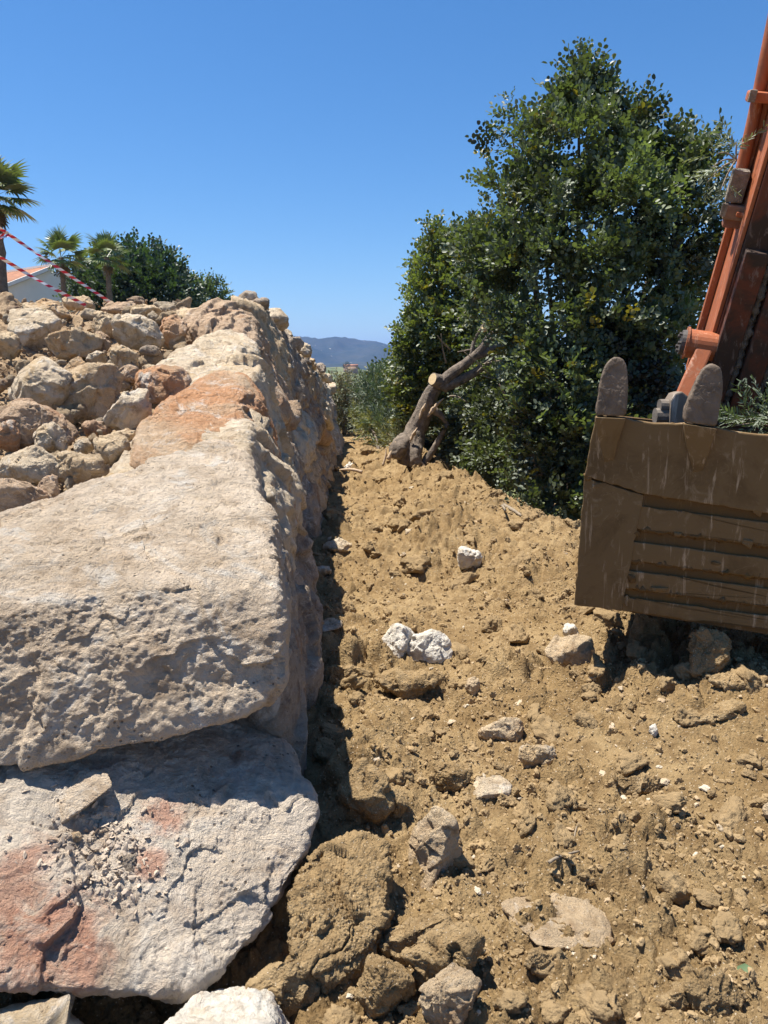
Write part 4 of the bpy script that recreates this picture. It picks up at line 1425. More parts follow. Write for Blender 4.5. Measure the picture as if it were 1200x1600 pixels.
# lone green leaf bottom right
lv, lf = leaf_shape(0.055, 0.032)
p = at_z(1150, 1524, 0.12)
z_ = float(ground_z(np.array([p[0]]), np.array([p[1]]))[0])
p = at_z(1150, 1524, z_ + 0.012)
me = make_mesh('leaf', lv, lf, [mat_leaf])
attr_color(me, 'leaf_color', np.tile((0.08, 0.20, 0.04), (6, 1)))
o = link('leaf', me, loc=p)
o.rotation_euler = (0.2, -0.2, 0.3)
tag(o, 'single green leaf lying on the bare earth at lower right', 'leaf')


# ------------------------------------------------------------------ shrubs at the far end of the track
def shrub(name, label, rows, count, tpls, col, mat, seed, scale, **kw):
    c0 = px_clumps(rows)
    b = np.mean([c for c, r in c0], 0)
    b[2] = min(c[2] - r[2] for c, r in c0) - 0.1
    o = empty(name, b)
    tag(o, label, 'shrub', 'shrubs at the far end of the track')
    crown('foliage', [(c - b, r) for c, r in c0], count, tpls, col, mat, o, seed, scale, **kw)
    g = Geo()
    for c, r in c0:
        g.tube([(0, 0, -0.3), (c - b) * 0.5 + np.array((0.02, 0, 0.05)), c - b], [0.03, 0.02, 0.006], 5, 6)
    link('stem', g.mesh('stem', [mat_bark]), o)


shrub('olive_shrub', 'brownish olive cuttings heaped behind the end of the wall', [(530, 615, 21, 18), (545, 630, 21, 22), (525, 640, 21, 18), (556, 650, 21, 20), (535, 655, 21, 18)], 420, OLIVE, (0.15, 0.125, 0.075), mat_olive, 31, 1.7, yellow=0.0)
shrub('green_shrub', 'grey green shrub beside the far end of the track', [(590, 620, 18, 26), (610, 645, 17.5, 28), (580, 650, 18.5, 20), (600, 670, 17, 22)], 700, OLIVE, (0.085, 0.115, 0.065), mat_olive, 33, 1.5, yellow=0.04)
shrub('leafy_shrub', 'bright green leafy shrub in front of the distant hills', [(600, 600, 24, 14), (608, 590, 24, 14), (594, 614, 24, 12)], 300, CAROB, (0.06, 0.095, 0.035), mat_leaf, 35, 1.6)
shrub('dry_shrub', 'yellowish dry weeds left of the torn trunk', [(575, 668, 17, 10), (568, 655, 18, 10), (610, 690, 14.5, 12), (640, 690, 14, 14)], 300, OLIVE, (0.20, 0.19, 0.075), mat_olive, 37, 1.2, up=1.0)

# ------------------------------------------------------------------ far terrain
mat_grass = plain_mat('far_meadow', (0.155, 0.17, 0.07), 0.95, 0.45, 0.03, bump=0.2, bd=0.5)
k = M('scrub_hill')
v = k.coords(False)
n1 = k.noise(v, 0.035, 8, 0.7)
d1, _ = k.voro(v, 0.11)
c1 = k.mix(k.ramp(n1, [(0.4, 0.0), (0.62, 1.0)]), (0.16, 0.16, 0.07), (0.10, 0.125, 0.05))
c1 = k.mix(k.ramp(d1, [(0.25, 0.9), (0.5, 0.0)]), c1, (0.035, 0.055, 0.022))
mat_hill = k.done(k.bsdf(c1, 0.95, None))
k = M('mountain_slope')
v = k.coords(False)
n1 = k.noise(v, 0.012, 9, 0.7)
c1 = k.mix(k.ramp(n1, [(0.38, 0.0), (0.64, 1.0)]), (0.022, 0.036, 0.024), (0.05, 0.056, 0.040))
sp, _ = k.voro(v, 0.022)
c1 = k.mix(k.ramp(sp, [(0.05, 1.0), (0.10, 0.0)]), c1, (0.5, 0.46, 0.4))
mat_mount = k.done(k.bsdf(c1, 0.95, None))

# ground sheet to the horizon, sinking into the valley
ang = np.linspace(-math.pi, math.pi, 361)
rd = np.concatenate([np.linspace(0.3, 26, 40), np.exp(np.linspace(math.log(27), math.log(9000), 150))])
Rr, Aa = np.meshgrid(rd, ang, indexing='ij')
xs, ys = (Rr * np.sin(Aa)).ravel(), (Rr * np.cos(Aa)).ravel()
rr = Rr.ravel()
zs = -np.interp(rr, [0, 20, 27, 60, 150, 400, 700, 9000], [2.4, 2.3, 2.2, 4.2, 9, 24, 30, 60]) + np.interp(rr, [0, 30, 100, 500], [0, 0.05, 0.5, 3]) * fbm(np.stack([xs, ys, 0 * xs], -1) * 0.02, 4, 71)
inner = (rr < 40)
zs = np.where(inner, np.minimum(zs, -2.2), zs)
tag(link('terrain', make_mesh('terrain', np.stack([xs, ys, zs], -1), grid_faces(len(rd), len(ang)), [mat_grass])), kind='structure')
# track beyond the dug part
yy = np.linspace(25.6, 90, 60)
xx = np.linspace(-6, 9, 40)
Yg, Xg = np.meshgrid(yy, xx, indexing='ij')
zg = -0.27 - (Yg - 25.6) * 0.075 - np.maximum(0, np.abs(Xg - 0.5) - 2) * 0.12 + 0.1 * fbm(np.stack([Xg.ravel(), Yg.ravel(), 0 * Xg.ravel()], -1) * 0.5, 3, 5).reshape(Xg.shape)
tag(link('meadow', make_mesh('meadow', np.stack([Xg.ravel(), Yg.ravel(), zg.ravel()], -1), grid_faces(60, 40), [mat_grass])), kind='structure')


def ridge(name, dist, prof, depth, mat, seed, rug, az0=-0.9, az1=0.9, n=420, m=60, low=-40):
    """prof: (u, v) skyline samples; a real ridge of the given depth"""
    az = np.linspace(az0, az1, n)
    us = [600 + 1200 * math.tan(a) * 0.98 for a in az]
    vv = np.interp(us, [p[0] for p in prof], [p[1] for p in prof])
    zt = np.array([at(u, v_, dist)[2] for u, v_ in zip(us, vv)])
    t = np.linspace(-1, 1, m)
    T_, I_ = np.meshgrid(t, np.arange(n), indexing='ij')
    rr_ = dist + T_ * depth
    x_ = rr_ * np.tan(az)[I_]
    y_ = rr_
    P_ = np.stack([x_.ravel(), y_.ravel(), 0 * x_.ravel()], -1) / dist
    sh = np.cos(T_ * math.pi / 2) ** 0.8
    nz = fbm(P_ * 9, 6, seed, 0.55, ridged=True).reshape(T_.shape)
    z_ = low + (zt[I_] - low) * sh + rug * (nz - 0.3) * (1 - 0.75 * sh ** 6) * np.clip(sh * 4, 0, 1)
    return tag(link(name, make_mesh(name, np.stack([x_.ravel(), y_.ravel(), z_.ravel()], -1), grid_faces(m, n), [mat])), kind='structure')


ridge('mountains', 3200, [(-2000, 547), (300, 537), (440, 537), (455, 535), (480, 532), (500, 534), (530, 534), (560, 538), (585, 541), (605, 545), (700, 552), (900, 542), (3000, 547)], 1100, mat_mount, 81, 70)
ridge('far_hills', 1900, [(-2000, 575), (430, 566), (480, 566), (520, 570), (560, 568), (610, 572), (3000, 575)], 420, mat_mount, 85, 25, low=-40)
ridge('hills', 620, [(-2000, 585), (460, 578), (490, 577), (520, 575), (540, 574), (560, 577), (590, 582), (620, 590), (3000, 590)], 200, mat_hill, 83, 6, low=-30)

# farmhouse on the nearer hill with its tree
mat_white_wall = plain_mat('white_render', (0.74, 0.72, 0.68), 0.9, 0.08, 1.5, bump=0.1)
mat_tile = plain_mat('terracotta_tile', (0.42, 0.20, 0.115), 0.85, 0.4, 3.0, bump=0.3)
fh = empty('farmhouse', at(548, 577, 560))
tag(fh, 'tiny farmhouse with reddish roof on the green hill in the valley', 'farmhouse')
g = Geo()
g.box((0, 0, 0), (1, 0, 0), (0, 1, 0), (0, 0, 1), -5, 5, -3, 3, -4, 2.0)
link('wall', g.mesh('wall', [plain_mat('ochre_render', (0.45, 0.30, 0.2), 0.9)]), fh)
g = Geo()
g.prism((-5.3, 0, 0), (0, 1, 0), (0, 0, 1), (1, 0, 0), [(-3.4, 1.9), (3.4, 1.9), (0, 3.6)], 0, 10.6)
link('roof', g.mesh('roof', [mat_tile]), fh)
ft = empty('round_tree', at(541, 577, 558))
tag(ft, 'tiny dark round tree left of the farmhouse on the hill', 'tree')
crown('crown', [((0, 0, 2), 2.0), ((0.8, 0, 3.2), 1.5), ((-1, 0, 2.6), 1.5)], 200, CAROB, (0.03, 0.05, 0.02), mat_leaf, ft, 3, 4)
g = Geo()
g.tube([(0, 0, -2), (0, 0, 2)], [0.3, 0.2], 6, 3)
link('trunk', g.mesh('trunk', [mat_bark]), ft)

# ------------------------------------------------------------------ house, palms, trees on the embankment
ap = at(80, 418, 40)
rg = np.array((-0.8, 0.6, 0))
gb = np.array((0.6, 0.8, 0))
co = ap - gb * 2.48
co[2] = at(8, 447, co[1])[2]
house = empty('white_house', (ap[0], ap[1], ap[2] - 4))
tag(house, 'white house with terracotta tiled roof behind the palms', 'house')
HL = np.array(house.location)
zl = co[2]
rt = ap + gb * 1.15 + np.array((0, 0, -0.5))
g = Geo()
poly = [(-2.48, -6), (1.15, -6), (1.15, rt[2] - ap[2]), (0, -0.12), (-2.48, zl - ap[2] - 0.12)]
g.prism(ap - HL, gb, (0, 0, 1), rg, poly, 0.0, 9.0)
link('wall', g.mesh('wall', [mat_white_wall], smooth=False), house)
# tiled roof slope: rolled tiles
g = Geo()
e = co - ap
sl = np.linalg.norm(e)
nt_ = 44
for i in range(nt_):
    x0 = -0.15 + i * 0.21
    a0 = ap - HL + rg * x0 + np.array((0, 0, 0.02))
    nrl = nrm(np.cross(nrm(e), rg))
    if nrl[2] < 0:
        nrl = -nrl
    prof = [(0.105 * math.cos(q), 0.075 * math.sin(q)) for q in np.linspace(0, math.pi, 7)] + [(-0.1, -0.04), (0.1, -0.04)]
    g.prism(a0, rg, nrl, nrm(e), prof, -0.05, sl * 1.08)
ro = link('roof', g.mesh('roof', [mat_tile]), house)
g = Geo()
g.box(ap - HL + np.array((0, 0, 0.03)), nrm(e), rg, (0, 0, 1), -0.05, sl * 1.06, -0.16, -0.27, -0.1, 0.08)
g.box(ap - HL + np.array((0, 0, 0.06)), rg, gb, (0, 0, 1), -0.2, 9.2, -0.1, 0.16, 0.0, 0.10)
link('roof_trim', g.mesh('roof_trim', [mat_white_wall], smooth=False), house)


def frond_tpl(seed, L=1.0, blades=22):
    """fan leaf: stalk along +x then a fan of narrow pleated blades with bent tips"""
    r_ = np.random.default_rng(seed)
    V, Q, C = [], [], []
    n = 0
    st = 0.50 * L
    for s in (0.012, -0.012):
        pass
    V += [(0, 0.012, 0), (0, -0.012, 0), (st, -0.008, 0.0), (st, 0.008, 0.0)]
    Q.append((0, 1, 2, 3))
    C += [(0.12, 0.13, 0.05)] * 4
    n = 4
    for i in range(blades):
        a = (i / (blades - 1) - 0.5) * 2 * 1.9
        ln = (0.58 * L) * (0.78 + 0.22 * math.cos(a)) * r_.uniform(0.85, 1.1)
        d = np.array((math.cos(a), math.sin(a), 0))
        p = np.array((-d[1], d[0], 0))
        o = np.array((st, 0, 0))
        wd = 0.040 * L
        dr = r_.uniform(0.05, 0.25) * ln
        pts = [(0.02, 0.2, 0), (0.45, 1.0, 0.02), (0.78, 0.55, -dr * 0.35), (1.0, 0.05, -dr)]
        for t, ww, z in pts:
            c0 = o + d * ln * t + np.array((0, 0, z - 0.18 * abs(math.sin(a)) * ln * t * 0.4))
            V.append(c0 + p * wd * ww)
            V.append(c0 - p * wd * ww + np.array((0, 0, 0.012 * L * ww)))
        for j in range(3):
            b = n + 2 * j
            Q.append((b, b + 1, b + 3, b + 2))
        q = r_.uniform(0.7, 1.25)
        C += [(0.13 * q, 0.165 * q, 0.05 * q)] * 8
        n += 8
    me = make_mesh('frond', np.array(V, float), np.array(Q), [mat_palm])
    attr_color(me, 'leaf_color', np.array(C))
    return me


def dry_mesh():
    me = frond_tpl(91, 0.8, 14)
    at_ = me.color_attributes['leaf_color']
    n = len(me.vertices)
    at_.data.foreach_set('color', np.tile((0.15, 0.10, 0.055, 1), n).astype(np.float32))
    return me


FR = [frond_tpl(i) for i in range(5)]
FRD = dry_mesh()
mat_ptrunk = plain_mat('palm_trunk', (0.23, 0.18, 0.135), 0.95, 0.5, 9, bump=1.0, bd=0.04)


def palm(u, vtop, vbase, Yd, crown_px, trunk_r, label, seed, nf=26, dry=8):
    r_ = random.Random(seed)
    top = at(u, vtop, Yd)
    base = at(u, vbase, Yd)
    o = empty('palm_tree', base)
    tag(o, label, 'palm tree', 'fan palms on the embankment')
    h = top[2] - base[2]
    g = Geo()
    g.tube([(0, 0, -1), (0.02, 0, h * 0.5), (0, 0, h)], [trunk_r * 1.25, trunk_r, trunk_r * 0.95], 12, 28, 0.09, seed)
    link('trunk', g.mesh('trunk', [mat_ptrunk]), o)
    Ls = crown_px / 1200 * Yd
    for i in range(nf + dry):
        dr = i >= nf
        f = link('frond', FRD if dr else r_.choice(FR), o)
        el = r_.uniform(-0.95, -1.35) if dr else math.asin(min(1, max(-0.55, -0.5 + 1.75 * (i / nf))))
        azm = i * 2.39996 + r_.uniform(-0.2, 0.2)
        f.rotation_euler = (r_.uniform(-0.3, 0.3), -el, azm)
        f.location = (0, 0, h + (0 if not dr else -0.1))
        s = Ls * r_.uniform(0.85, 1.1) * (0.8 if dr else 1)
        f.scale = (s, s, s)
    return o


palm(2, 308, 470, 21, 64, 0.17, 'tall palm cut off by the left edge of the picture', 1, 30, 16)
palm(101, 402, 482, 30, 42, 0.095, 'smaller fan palm in front of the white house', 2, 18, 3)
palm(172, 402, 488, 30, 38, 0.095, 'smaller fan palm in front of the dark round tree, whitish trunk', 3, 16, 4)

t4 = empty('round_carob_tree', at(215, 490, 34))
tag(t4, 'dark dense rounded tree behind the palms on the embankment', 'tree')
TL = np.array(t4.location)
rows = [(150, 450, 34, 34), (185, 425, 34, 34), (215, 420, 34, 34), (245, 425, 34, 30), (262, 440, 34, 28), (275, 462, 34, 28), (230, 450, 33, 42), (190, 460, 33, 42), (145, 470, 33.5, 30), (250, 480, 33, 36), (205, 485, 33, 40), (160, 490, 33, 34), (128, 440, 34.5, 22)]
crown('crown', [(c - TL, r) for c, r in px_clumps(rows)], 2600, CAROB, (0.036, 0.060, 0.030), mat_leaf, t4, 41, 2.3, 0.0, 0.5, 0.5, 0.2)
g = Geo()
g.tube([(0, 0, -1.5), (0, 0, 0), (0.2, 0, 1.2)], [0.35, 0.28, 0.15], 8, 8)
link('trunk', g.mesh('trunk', [mat_bark]), t4)
t5 = empty('pale_tree', at(320, 500, 40))
tag(t5, 'loose pale green tree top right of the dark rounded tree', 'tree')
TL = np.array(t5.location)
rows = [(300, 458, 40, 16), (318, 454, 40, 16), (338, 460, 40, 16), (318, 476, 40, 26), (290, 478, 40, 18), (345, 480, 40, 12), (405, 500, 40, 8)][:6]
crown('crown', [(c - TL, r) for c, r in px_clumps(rows)], 420, CAROB, (0.085, 0.115, 0.055), mat_leaf, t5, 43, 2.2, 0.0, 0.6, 0.3, 0.2)
g = Geo()
g.tube([(0, 0, -1.5), (0, 0, 0.9)], [0.2, 0.1], 8, 4)
link('trunk', g.mesh('trunk', [mat_bark]), t5)

# ------------------------------------------------------------------ barrier tape
k = M('barrier_tape')
an = k.n('ShaderNodeAttribute', attribute_name='along')
fr = k.math('FRACT', an.outputs['Fac'])
st_ = k.math('GREATER_THAN', fr, 0.5)
colr = k.mix(st_, (0.62, 0.03, 0.05), (0.80, 0.78, 0.76))
mat_tape = k.done(k.bsdf(colr, 0.45, None, spec=0.4))


def tape(pts, label, width=0.075, twist=9.0, stripe=0.10):
    P = spline(pts, 160)
    s = np.concatenate([[0], np.cumsum(np.linalg.norm(np.diff(P, axis=0), axis=1))])
    T_ = nrm(np.gradient(P, axis=0))
    V, al = [], []
    for i in range(len(P)):
        a = nrm(np.cross(T_[i], (0, 0, 1)))
        b = np.cross(a, T_[i])
        th = 1.3 + 0.5 * math.sin(s[i] * twist * 0.35) + 0.4 * math.sin(s[i] * twist)
        d = a * math.cos(th) + b * math.sin(th)
        V += [P[i] + d * width / 2, P[i] - d * width / 2]
        al += [s[i] / stripe, s[i] / stripe + 0.45]
    n_ = len(P)
    F = np.array([(2 * i, 2 * i + 1, 2 * i + 3, 2 * i + 2) for i in range(n_ - 1)])
    me = make_mesh('barrier_tape', np.array(V), F, [mat_tape])
    attr_float(me, 'along', al)
    tag(link('barrier_tape', me), label, 'barrier tape', 'red and white barrier tapes')


STK = at(-330, 300, 7.2)
tape([STK + np.array((0, 0, -0.05)), at(-60, 318, 7.6), at(0, 357, 8.0), at(60, 398, 8.3), at(120, 438, 8.6), at(188, 482, 9.0)], 'upper red and white striped tape running down to the rubble crest', 0.034)
tape([STK + np.array((0, 0, -0.35)), at(-60, 368, 7.2), at(0, 402, 7.4), at(60, 438, 7.7), at(134, 477, 8.1)], 'lower red and white striped tape running down to the rubble crest', 0.034)
tape([STK + np.array((0, 0, -0.30)), at(-40, 372, 7.9), at(0, 368, 8.0), at(10, 363, 8.05), at(13, 366, 8.05), at(4, 371, 8.0), at(-40, 376, 7.9), STK + np.array((0, 0, -0.40))], 'short doubled loop of red and white tape at the left edge', 0.028)

g = Geo()
sb_ = STK.copy()
sb_[2] = float(bank_z(np.array(STK[0]), np.array(STK[1]))) - 0.3
g.tube([sb_, STK + np.array((0.0, 0, 0.12))], [0.012, 0.012], 8, 4)
tag(link('metal_stake', g.mesh('metal_stake', [plain_mat('rusty_bar', (0.25, 0.12, 0.07), 0.8)])), 'thin rusty steel stake the barrier tapes are tied to', 'stake')

# ------------------------------------------------------------------ excavator
def metal_mud(name, paint, mud, mud2, amt, rough=0.7):
    k = M(name)
    v = k.coords(False)
    n1 = k.noise(v, 3.0, 8, 0.68, 0.6)
    col = k.mix(k.ramp(n1, [(0.62 - amt * 0.5, 0.0), (0.74 - amt * 0.5, 1.0)]), paint, mud)
    n2 = k.noise(v, 11, 8, 0.72, 1.5)
    col = k.mix(k.ramp(n2, [(0.56, 0.0), (0.72, 0.8)]), col, mud2)
    # scraped streaks, along the object's own height
    mp = k.n('ShaderNodeMapping')
    k.l(v, mp.inputs[0])
    mp.inputs['Scale'].default_value = (26, 26, 2.4)
    mp.inputs['Rotation'].default_value = (0, 0.25, 0)
    n3 = k.noise(mp.outputs[0], 1.0, 6, 0.7, 0.4)
    col = k.mix(k.ramp(n3, [(0.57, 0.0), (0.68, 0.8)]), col, tuple(min(1, c * 1.6 + 0.06) for c in mud2))
    nr = k.bump(k.math('ADD', n1, k.math('MULTIPLY', n2, 0.5)), 0.35, 0.012)
    return k.done(k.bsdf(col, rough, nr, 0.0, 0.35))


mat_bucket = metal_mud('muddy_steel', (0.115, 0.066, 0.022), (0.16, 0.098, 0.038), (0.27, 0.19, 0.105), 0.5)
mat_groove = metal_mud('ochre_mud', (0.13, 0.068, 0.014), (0.10, 0.054, 0.015), (0.14, 0.088, 0.035), 0.5)
mat_tooth = metal_mud('dusty_steel', (0.185, 0.14, 0.10), (0.21, 0.16, 0.115), (0.30, 0.245, 0.19), 0.5)
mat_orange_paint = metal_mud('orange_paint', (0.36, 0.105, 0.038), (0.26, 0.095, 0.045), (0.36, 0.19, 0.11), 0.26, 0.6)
mat_orange_dirty_shade = metal_mud('shaded_dirty_orange_paint', (0.125, 0.033, 0.013), (0.042, 0.023, 0.014), (0.085, 0.05, 0.032), 0.42, 0.7)  # muddy copy of the orange paint, darkened to give the arm's underside its shade
mat_crust = plain_mat('dried_mud', (0.40, 0.34, 0.27), 0.95, 0.5, 22, bump=0.9, bd=0.03)
mat_dark = plain_mat('dark_steel', (0.10, 0.085, 0.075), 0.6, 0.4, 20)
mat_greyst = plain_mat('grey_steel', (0.22, 0.18, 0.14), 0.6, 0.4, 20)

ex = empty('excavator', at_z(1150, 1060, 0.25))
tag(ex, 'orange excavator arm with a mud covered toothed bucket hanging over the ground', 'excavator')
EXL = np.array(ex.location)
BY = 3.5
Ob = at(930, 652, BY)
nb = nrm(np.array((-0.245, -0.965, -0.07)))                # face normal, towards the camera and slightly down
axr = ray(1200, 678) - 0
# lip direction: the plane's intersection with the two picked rays


def onplane(u, v, d=0.0):
    r = ray(u, v)
    o = np.array((0, 0, CAMZ))
    P0 = Ob + nb * d
    t = np.dot(P0 - o, nb) / np.dot(r, nb)
    return o + r * t


bx = nrm(onplane(1200, 682) - Ob)
by = nrm(np.cross(nb, bx))
if by[2] < 0:
    by = -by
bz = -nb                                              # into the bucket


def bl(u, v, d=0.0):
    p = onplane(u, v, d) - Ob
    return float(np.dot(p, bx)), float(np.dot(p, by))


OB = Ob - EXL
W = 1.62
ybot = bl(897, 942)[1]
xl = bl(897, 942)[0]
# main shell: a real scoop, profile in (up, depth)
prof = [(0.0, 0.0), (ybot, 0.0), (ybot + 0.02, 0.14), (ybot + 0.05, 0.45), (ybot + 0.16, 0.72), (ybot + 0.36, 0.92), (ybot + 0.62, 1.0), (ybot + 0.80, 1.0),
        (ybot + 0.80, 0.96), (ybot + 0.62, 0.96), (ybot + 0.39, 0.88), (ybot + 0.2, 0.69), (ybot + 0.09, 0.44), (ybot + 0.06, 0.16), (ybot + 0.05, 0.05), (0.0, 0.05)]
g = Geo()
n_ = len(prof)
V0 = [OB + bx * (xl * p[0] / ybot + 0.06 * p[1]) + by * p[0] + bz * p[1] for p in prof]
V1 = [OB + bx * W + by * (p[0]) + bz * p[1] for p in prof]
g.add(V0 + V1, [(i, (i + 1) % n_, n_ + (i + 1) % n_, n_ + i) for i in range(n_)])
link('bucket_shell', g.mesh('bucket_shell', [mat_groove], smooth=False), ex)
for xs_ in (0.0, W - 0.03):
    g = Geo()
    poly = [(0.03, 0.01), (ybot + 0.03, 0.01), (ybot + 0.05, 0.44), (ybot + 0.18, 0.70), (ybot + 0.37, 0.90), (ybot + 0.62, 0.97), (ybot + 0.82, 0.97), (-0.12, 0.5)]
    a_ = [OB + bx * (xs_ + xl * p[0] / ybot * (1 if xs_ == 0 else 0) + 0.002 + 0.06 * p[1] * (1 if xs_ == 0 else 0)) + by * p[0] + bz * p[1] for p in poly]
    b_ = [q + bx * 0.03 for q in a_]
    m_ = len(poly)
    g.add(a_ + b_ + [np.mean(a_, 0), np.mean(b_, 0)], [(i, (i + 1) % m_, m_ + (i + 1) % m_, m_ + i) for i in range(m_)],
          [(2 * m_, (i + 1) % m_, i) for i in range(m_)] + [(2 * m_ + 1, m_ + i, m_ + (i + 1) % m_) for i in range(m_)])
    link('side_plate', g.mesh('side_plate', [mat_bucket], smooth=False), ex)
def worn(poly, amp, seed, step=0.03):
    r_ = np.random.default_rng(seed)
    out = []
    n_ = len(poly)
    for i in range(n_):
        a_, b_ = np.array(poly[i]), np.array(poly[(i + 1) % n_])
        m_ = max(1, int(np.linalg.norm(b_ - a_) / step))
        for j in range(m_):
            p_ = a_ + (b_ - a_) * j / m_
            out.append(tuple(p_ + (r_.normal(size=2) * amp if j else 0)))
    return out


# lip plate (upper band) with scalloped top edge
top = [bl(930, 650), bl(976, 651), bl(990, 656), bl(1020, 660), bl(1055, 661), bl(1067, 660), bl(1120, 667), bl(1140, 672), bl(1170, 676), bl(1215, 680), bl(1260, 679)]
top = top + [(W * 0.93, top[-1][1] - 0.01), (W, top[-1][1])]
low = [(W, bl(1400, 826)[1] + 0.03), bl(1200, 800), bl(1006, 770), bl(913, 742)]
low[0] = (W, low[1][1] - 0.0)
left = [bl(915, 735), bl(922, 690)]
g = Geo()
g.prism(OB, bx, by, nb, worn(top + low + left, 0.0022, 1), -0.003, 0.030)
link('lip_plate', g.mesh('lip_plate', [mat_bucket], smooth=False, bevel=0.006), ex)
# corner wear plate
g = Geo()
g.prism(OB, bx, by, nb, worn([bl(913, 744), bl(1005, 772), bl(988, 862), bl(971, 953), bl(897, 943), bl(905, 850)], 0.0022, 2), -0.002, 0.022)
link('wear_plate', g.mesh('wear_plate', [mat_bucket], smooth=False, bevel=0.005), ex)
# horizontal wear strips
for i, (va, vb) in enumerate(((790, 824), (845, 874), (890, 917), (932, 952))):
    f0 = (va - 770) / 182
    f1 = (vb - 770) / 182
    ua, ub = 1003 - 33 * f0, 1003 - 33 * f1
    sl_ = 0.128
    pts = [bl(ua, va), bl(1200, va + (1200 - ua) * sl_), bl(1200, vb + (1200 - ub) * sl_), bl(ub, vb)]
    dx = (W - pts[1][0])
    g = Geo()
    m1 = (pts[1][1] - pts[0][1]) / (pts[1][0] - pts[0][0])
    pts[1] = (W, pts[0][1] + m1 * (W - pts[0][0]))
    pts[2] = (W, pts[3][1] + m1 * (W - pts[3][0]))
    g.prism(OB, bx, by, nb, worn(pts, 0.0013, 3 + i), -0.002, 0.016)
    link('wear_strip', g.mesh('wear_strip', [mat_bucket], smooth=False, bevel=0.005), ex)


for i, va in enumerate((826, 876, 919)):
    f0 = (va - 770) / 182
    q = np.linspace(1001 - 33 * f0, 1330, 90)
    r_ = np.random.default_rng(40 + i)
    pth = [OB + bx * x_ + by * y_ + nb * 0.004 for x_, y_ in (bl(u, va + (u - 1000) * 0.128 + r_.normal() * 0.6) for u in q)]
    rad_ = 0.008 + 0.012 * np.clip(gnoise(np.stack([q * 0.05, 0 * q + i * 7.3, 0 * q], -1), 3) + 0.3, 0, 1)
    g = Geo()
    g.add(*tube(pth, rad_, 7, 0.3, i))
    link('mud_crust', g.mesh('mud_crust', [mat_groove]), ex)


# teeth: rounded, worn caps with an adapter tapering down the lip
def tooth(px_pts, base, seed):
    """px_pts: outline of the worn cap"""
    P = []
    for (u, v) in px_pts:
        x, y = bl(u, v, 0.03)
        yb = max(0.0, y - bl(*base, 0.03)[1])
        for d in (0.075 - 0.10 * yb, -0.03 + 0.12 * yb):
            P.append(OB + bx * x + by * y + nb * d)
    V, F = rock_verts(P, 6, seed, k=15, chips=6, chip=(0.95, 1.0), amp=0.015, rough=0.028, fine=0.012, facet=0.02, nfac=10, crack=0)
    return V, F


mat_tooth2 = plain_mat('worn_steel', (0.20, 0.145, 0.098), 0.6, 0.45, 9, bump=0.5, bd=0.012)
teeth_px = [[(929, 650), (978, 652), (982, 625), (983, 590), (981, 568), (972, 556), (958, 555), (946, 567), (938, 590), (931, 625)],
            [(1066, 660), (1119, 668), (1126, 640), (1131, 600), (1130, 576), (1121, 566), (1106, 566), (1094, 578), (1084, 605), (1069, 635)]]
off = (1258 - 1113, 18)
teeth_px.append([(u + off[0], v + off[1]) for u, v in teeth_px[1]])
teeth_px.append([(u + 2 * off[0] - 6, v + 2 * off[1]) for u, v in teeth_px[1]])
for i, tp in enumerate(teeth_px):
    V, F = tooth(tp, tp[0], 900 + i)
    me = make_mesh('tooth', V, F, [mat_tooth2])
    to = link('tooth', me, ex)
    (u0, v0), (u1, v1) = tp[0], tp[1]
    g = Geo()
    a1, a2 = bl(u0 + 1, v0, 0.03), bl(u1 - 1, v1, 0.03)
    a3, a4 = bl(u1 - 12, v1 + 38, 0.03), bl((u0 + u1) / 2 + 6, v1 + 66, 0.03)
    a5, a6 = bl((u0 + u1) / 2 - 10, v1 + 70, 0.03), bl(u0 + 6, v0 + 38, 0.03)
    pl = [a1, a6, a5, a4, a3, a2]
    # wedge: thick at the tooth, flush at its tail
    n_ = len(pl)
    hi = [0.075, 0.05, 0.034, 0.034, 0.05, 0.075]
    a_ = [OB + bx * p[0] + by * p[1] + nb * 0.02 for p in pl]
    b_ = [OB + bx * p[0] + by * p[1] + nb * h_ for p, h_ in zip(pl, hi)]
    g.add(a_ + b_ + [np.mean(b_, 0)], [(i_, (i_ + 1) % n_, n_ + (i_ + 1) % n_, n_ + i_) for i_ in range(n_)], [(2 * n_, n_ + i_, n_ + (i_ + 1) % n_) for i_ in range(n_)])
    link('tooth_adapter', g.mesh('tooth_adapter', [mat_bucket], smooth=False, bevel=0.006), ex)

for i, (u, v) in enumerate([(918, 745), (935, 760), (1000, 790), (995, 835), (1040, 772), (1075, 700), (1095, 705), (950, 700), (1150, 788), (985, 905), (978, 940), (1060, 835), (1120, 880), (1030, 920), (1170, 850), (1010, 668), (1050, 668), (1185, 800)]):
    x_, y_ = bl(u, v, 0.03)
    r_ = np.random.default_rng(i)
    sz = r_.uniform(0.014, 0.034)
    P_ = blob_pts(1700 + i, sz * r_.uniform(0.8, 1.8), sz, sz, 12, 0.3)
    P_ = [OB + bx * (x_ + q[0]) + by * (y_ + q[2]) + nb * (0.018 + q[1] * 0.45) for q in P_]
    V, F = rock_verts(P_, 4, 1700 + i, rough=0.12, fine=0.06, facet=0.1)
    link('mud_crust', make_mesh('mud_crust', V, F, [mat_bucket if i % 3 else mat_groove]), ex)
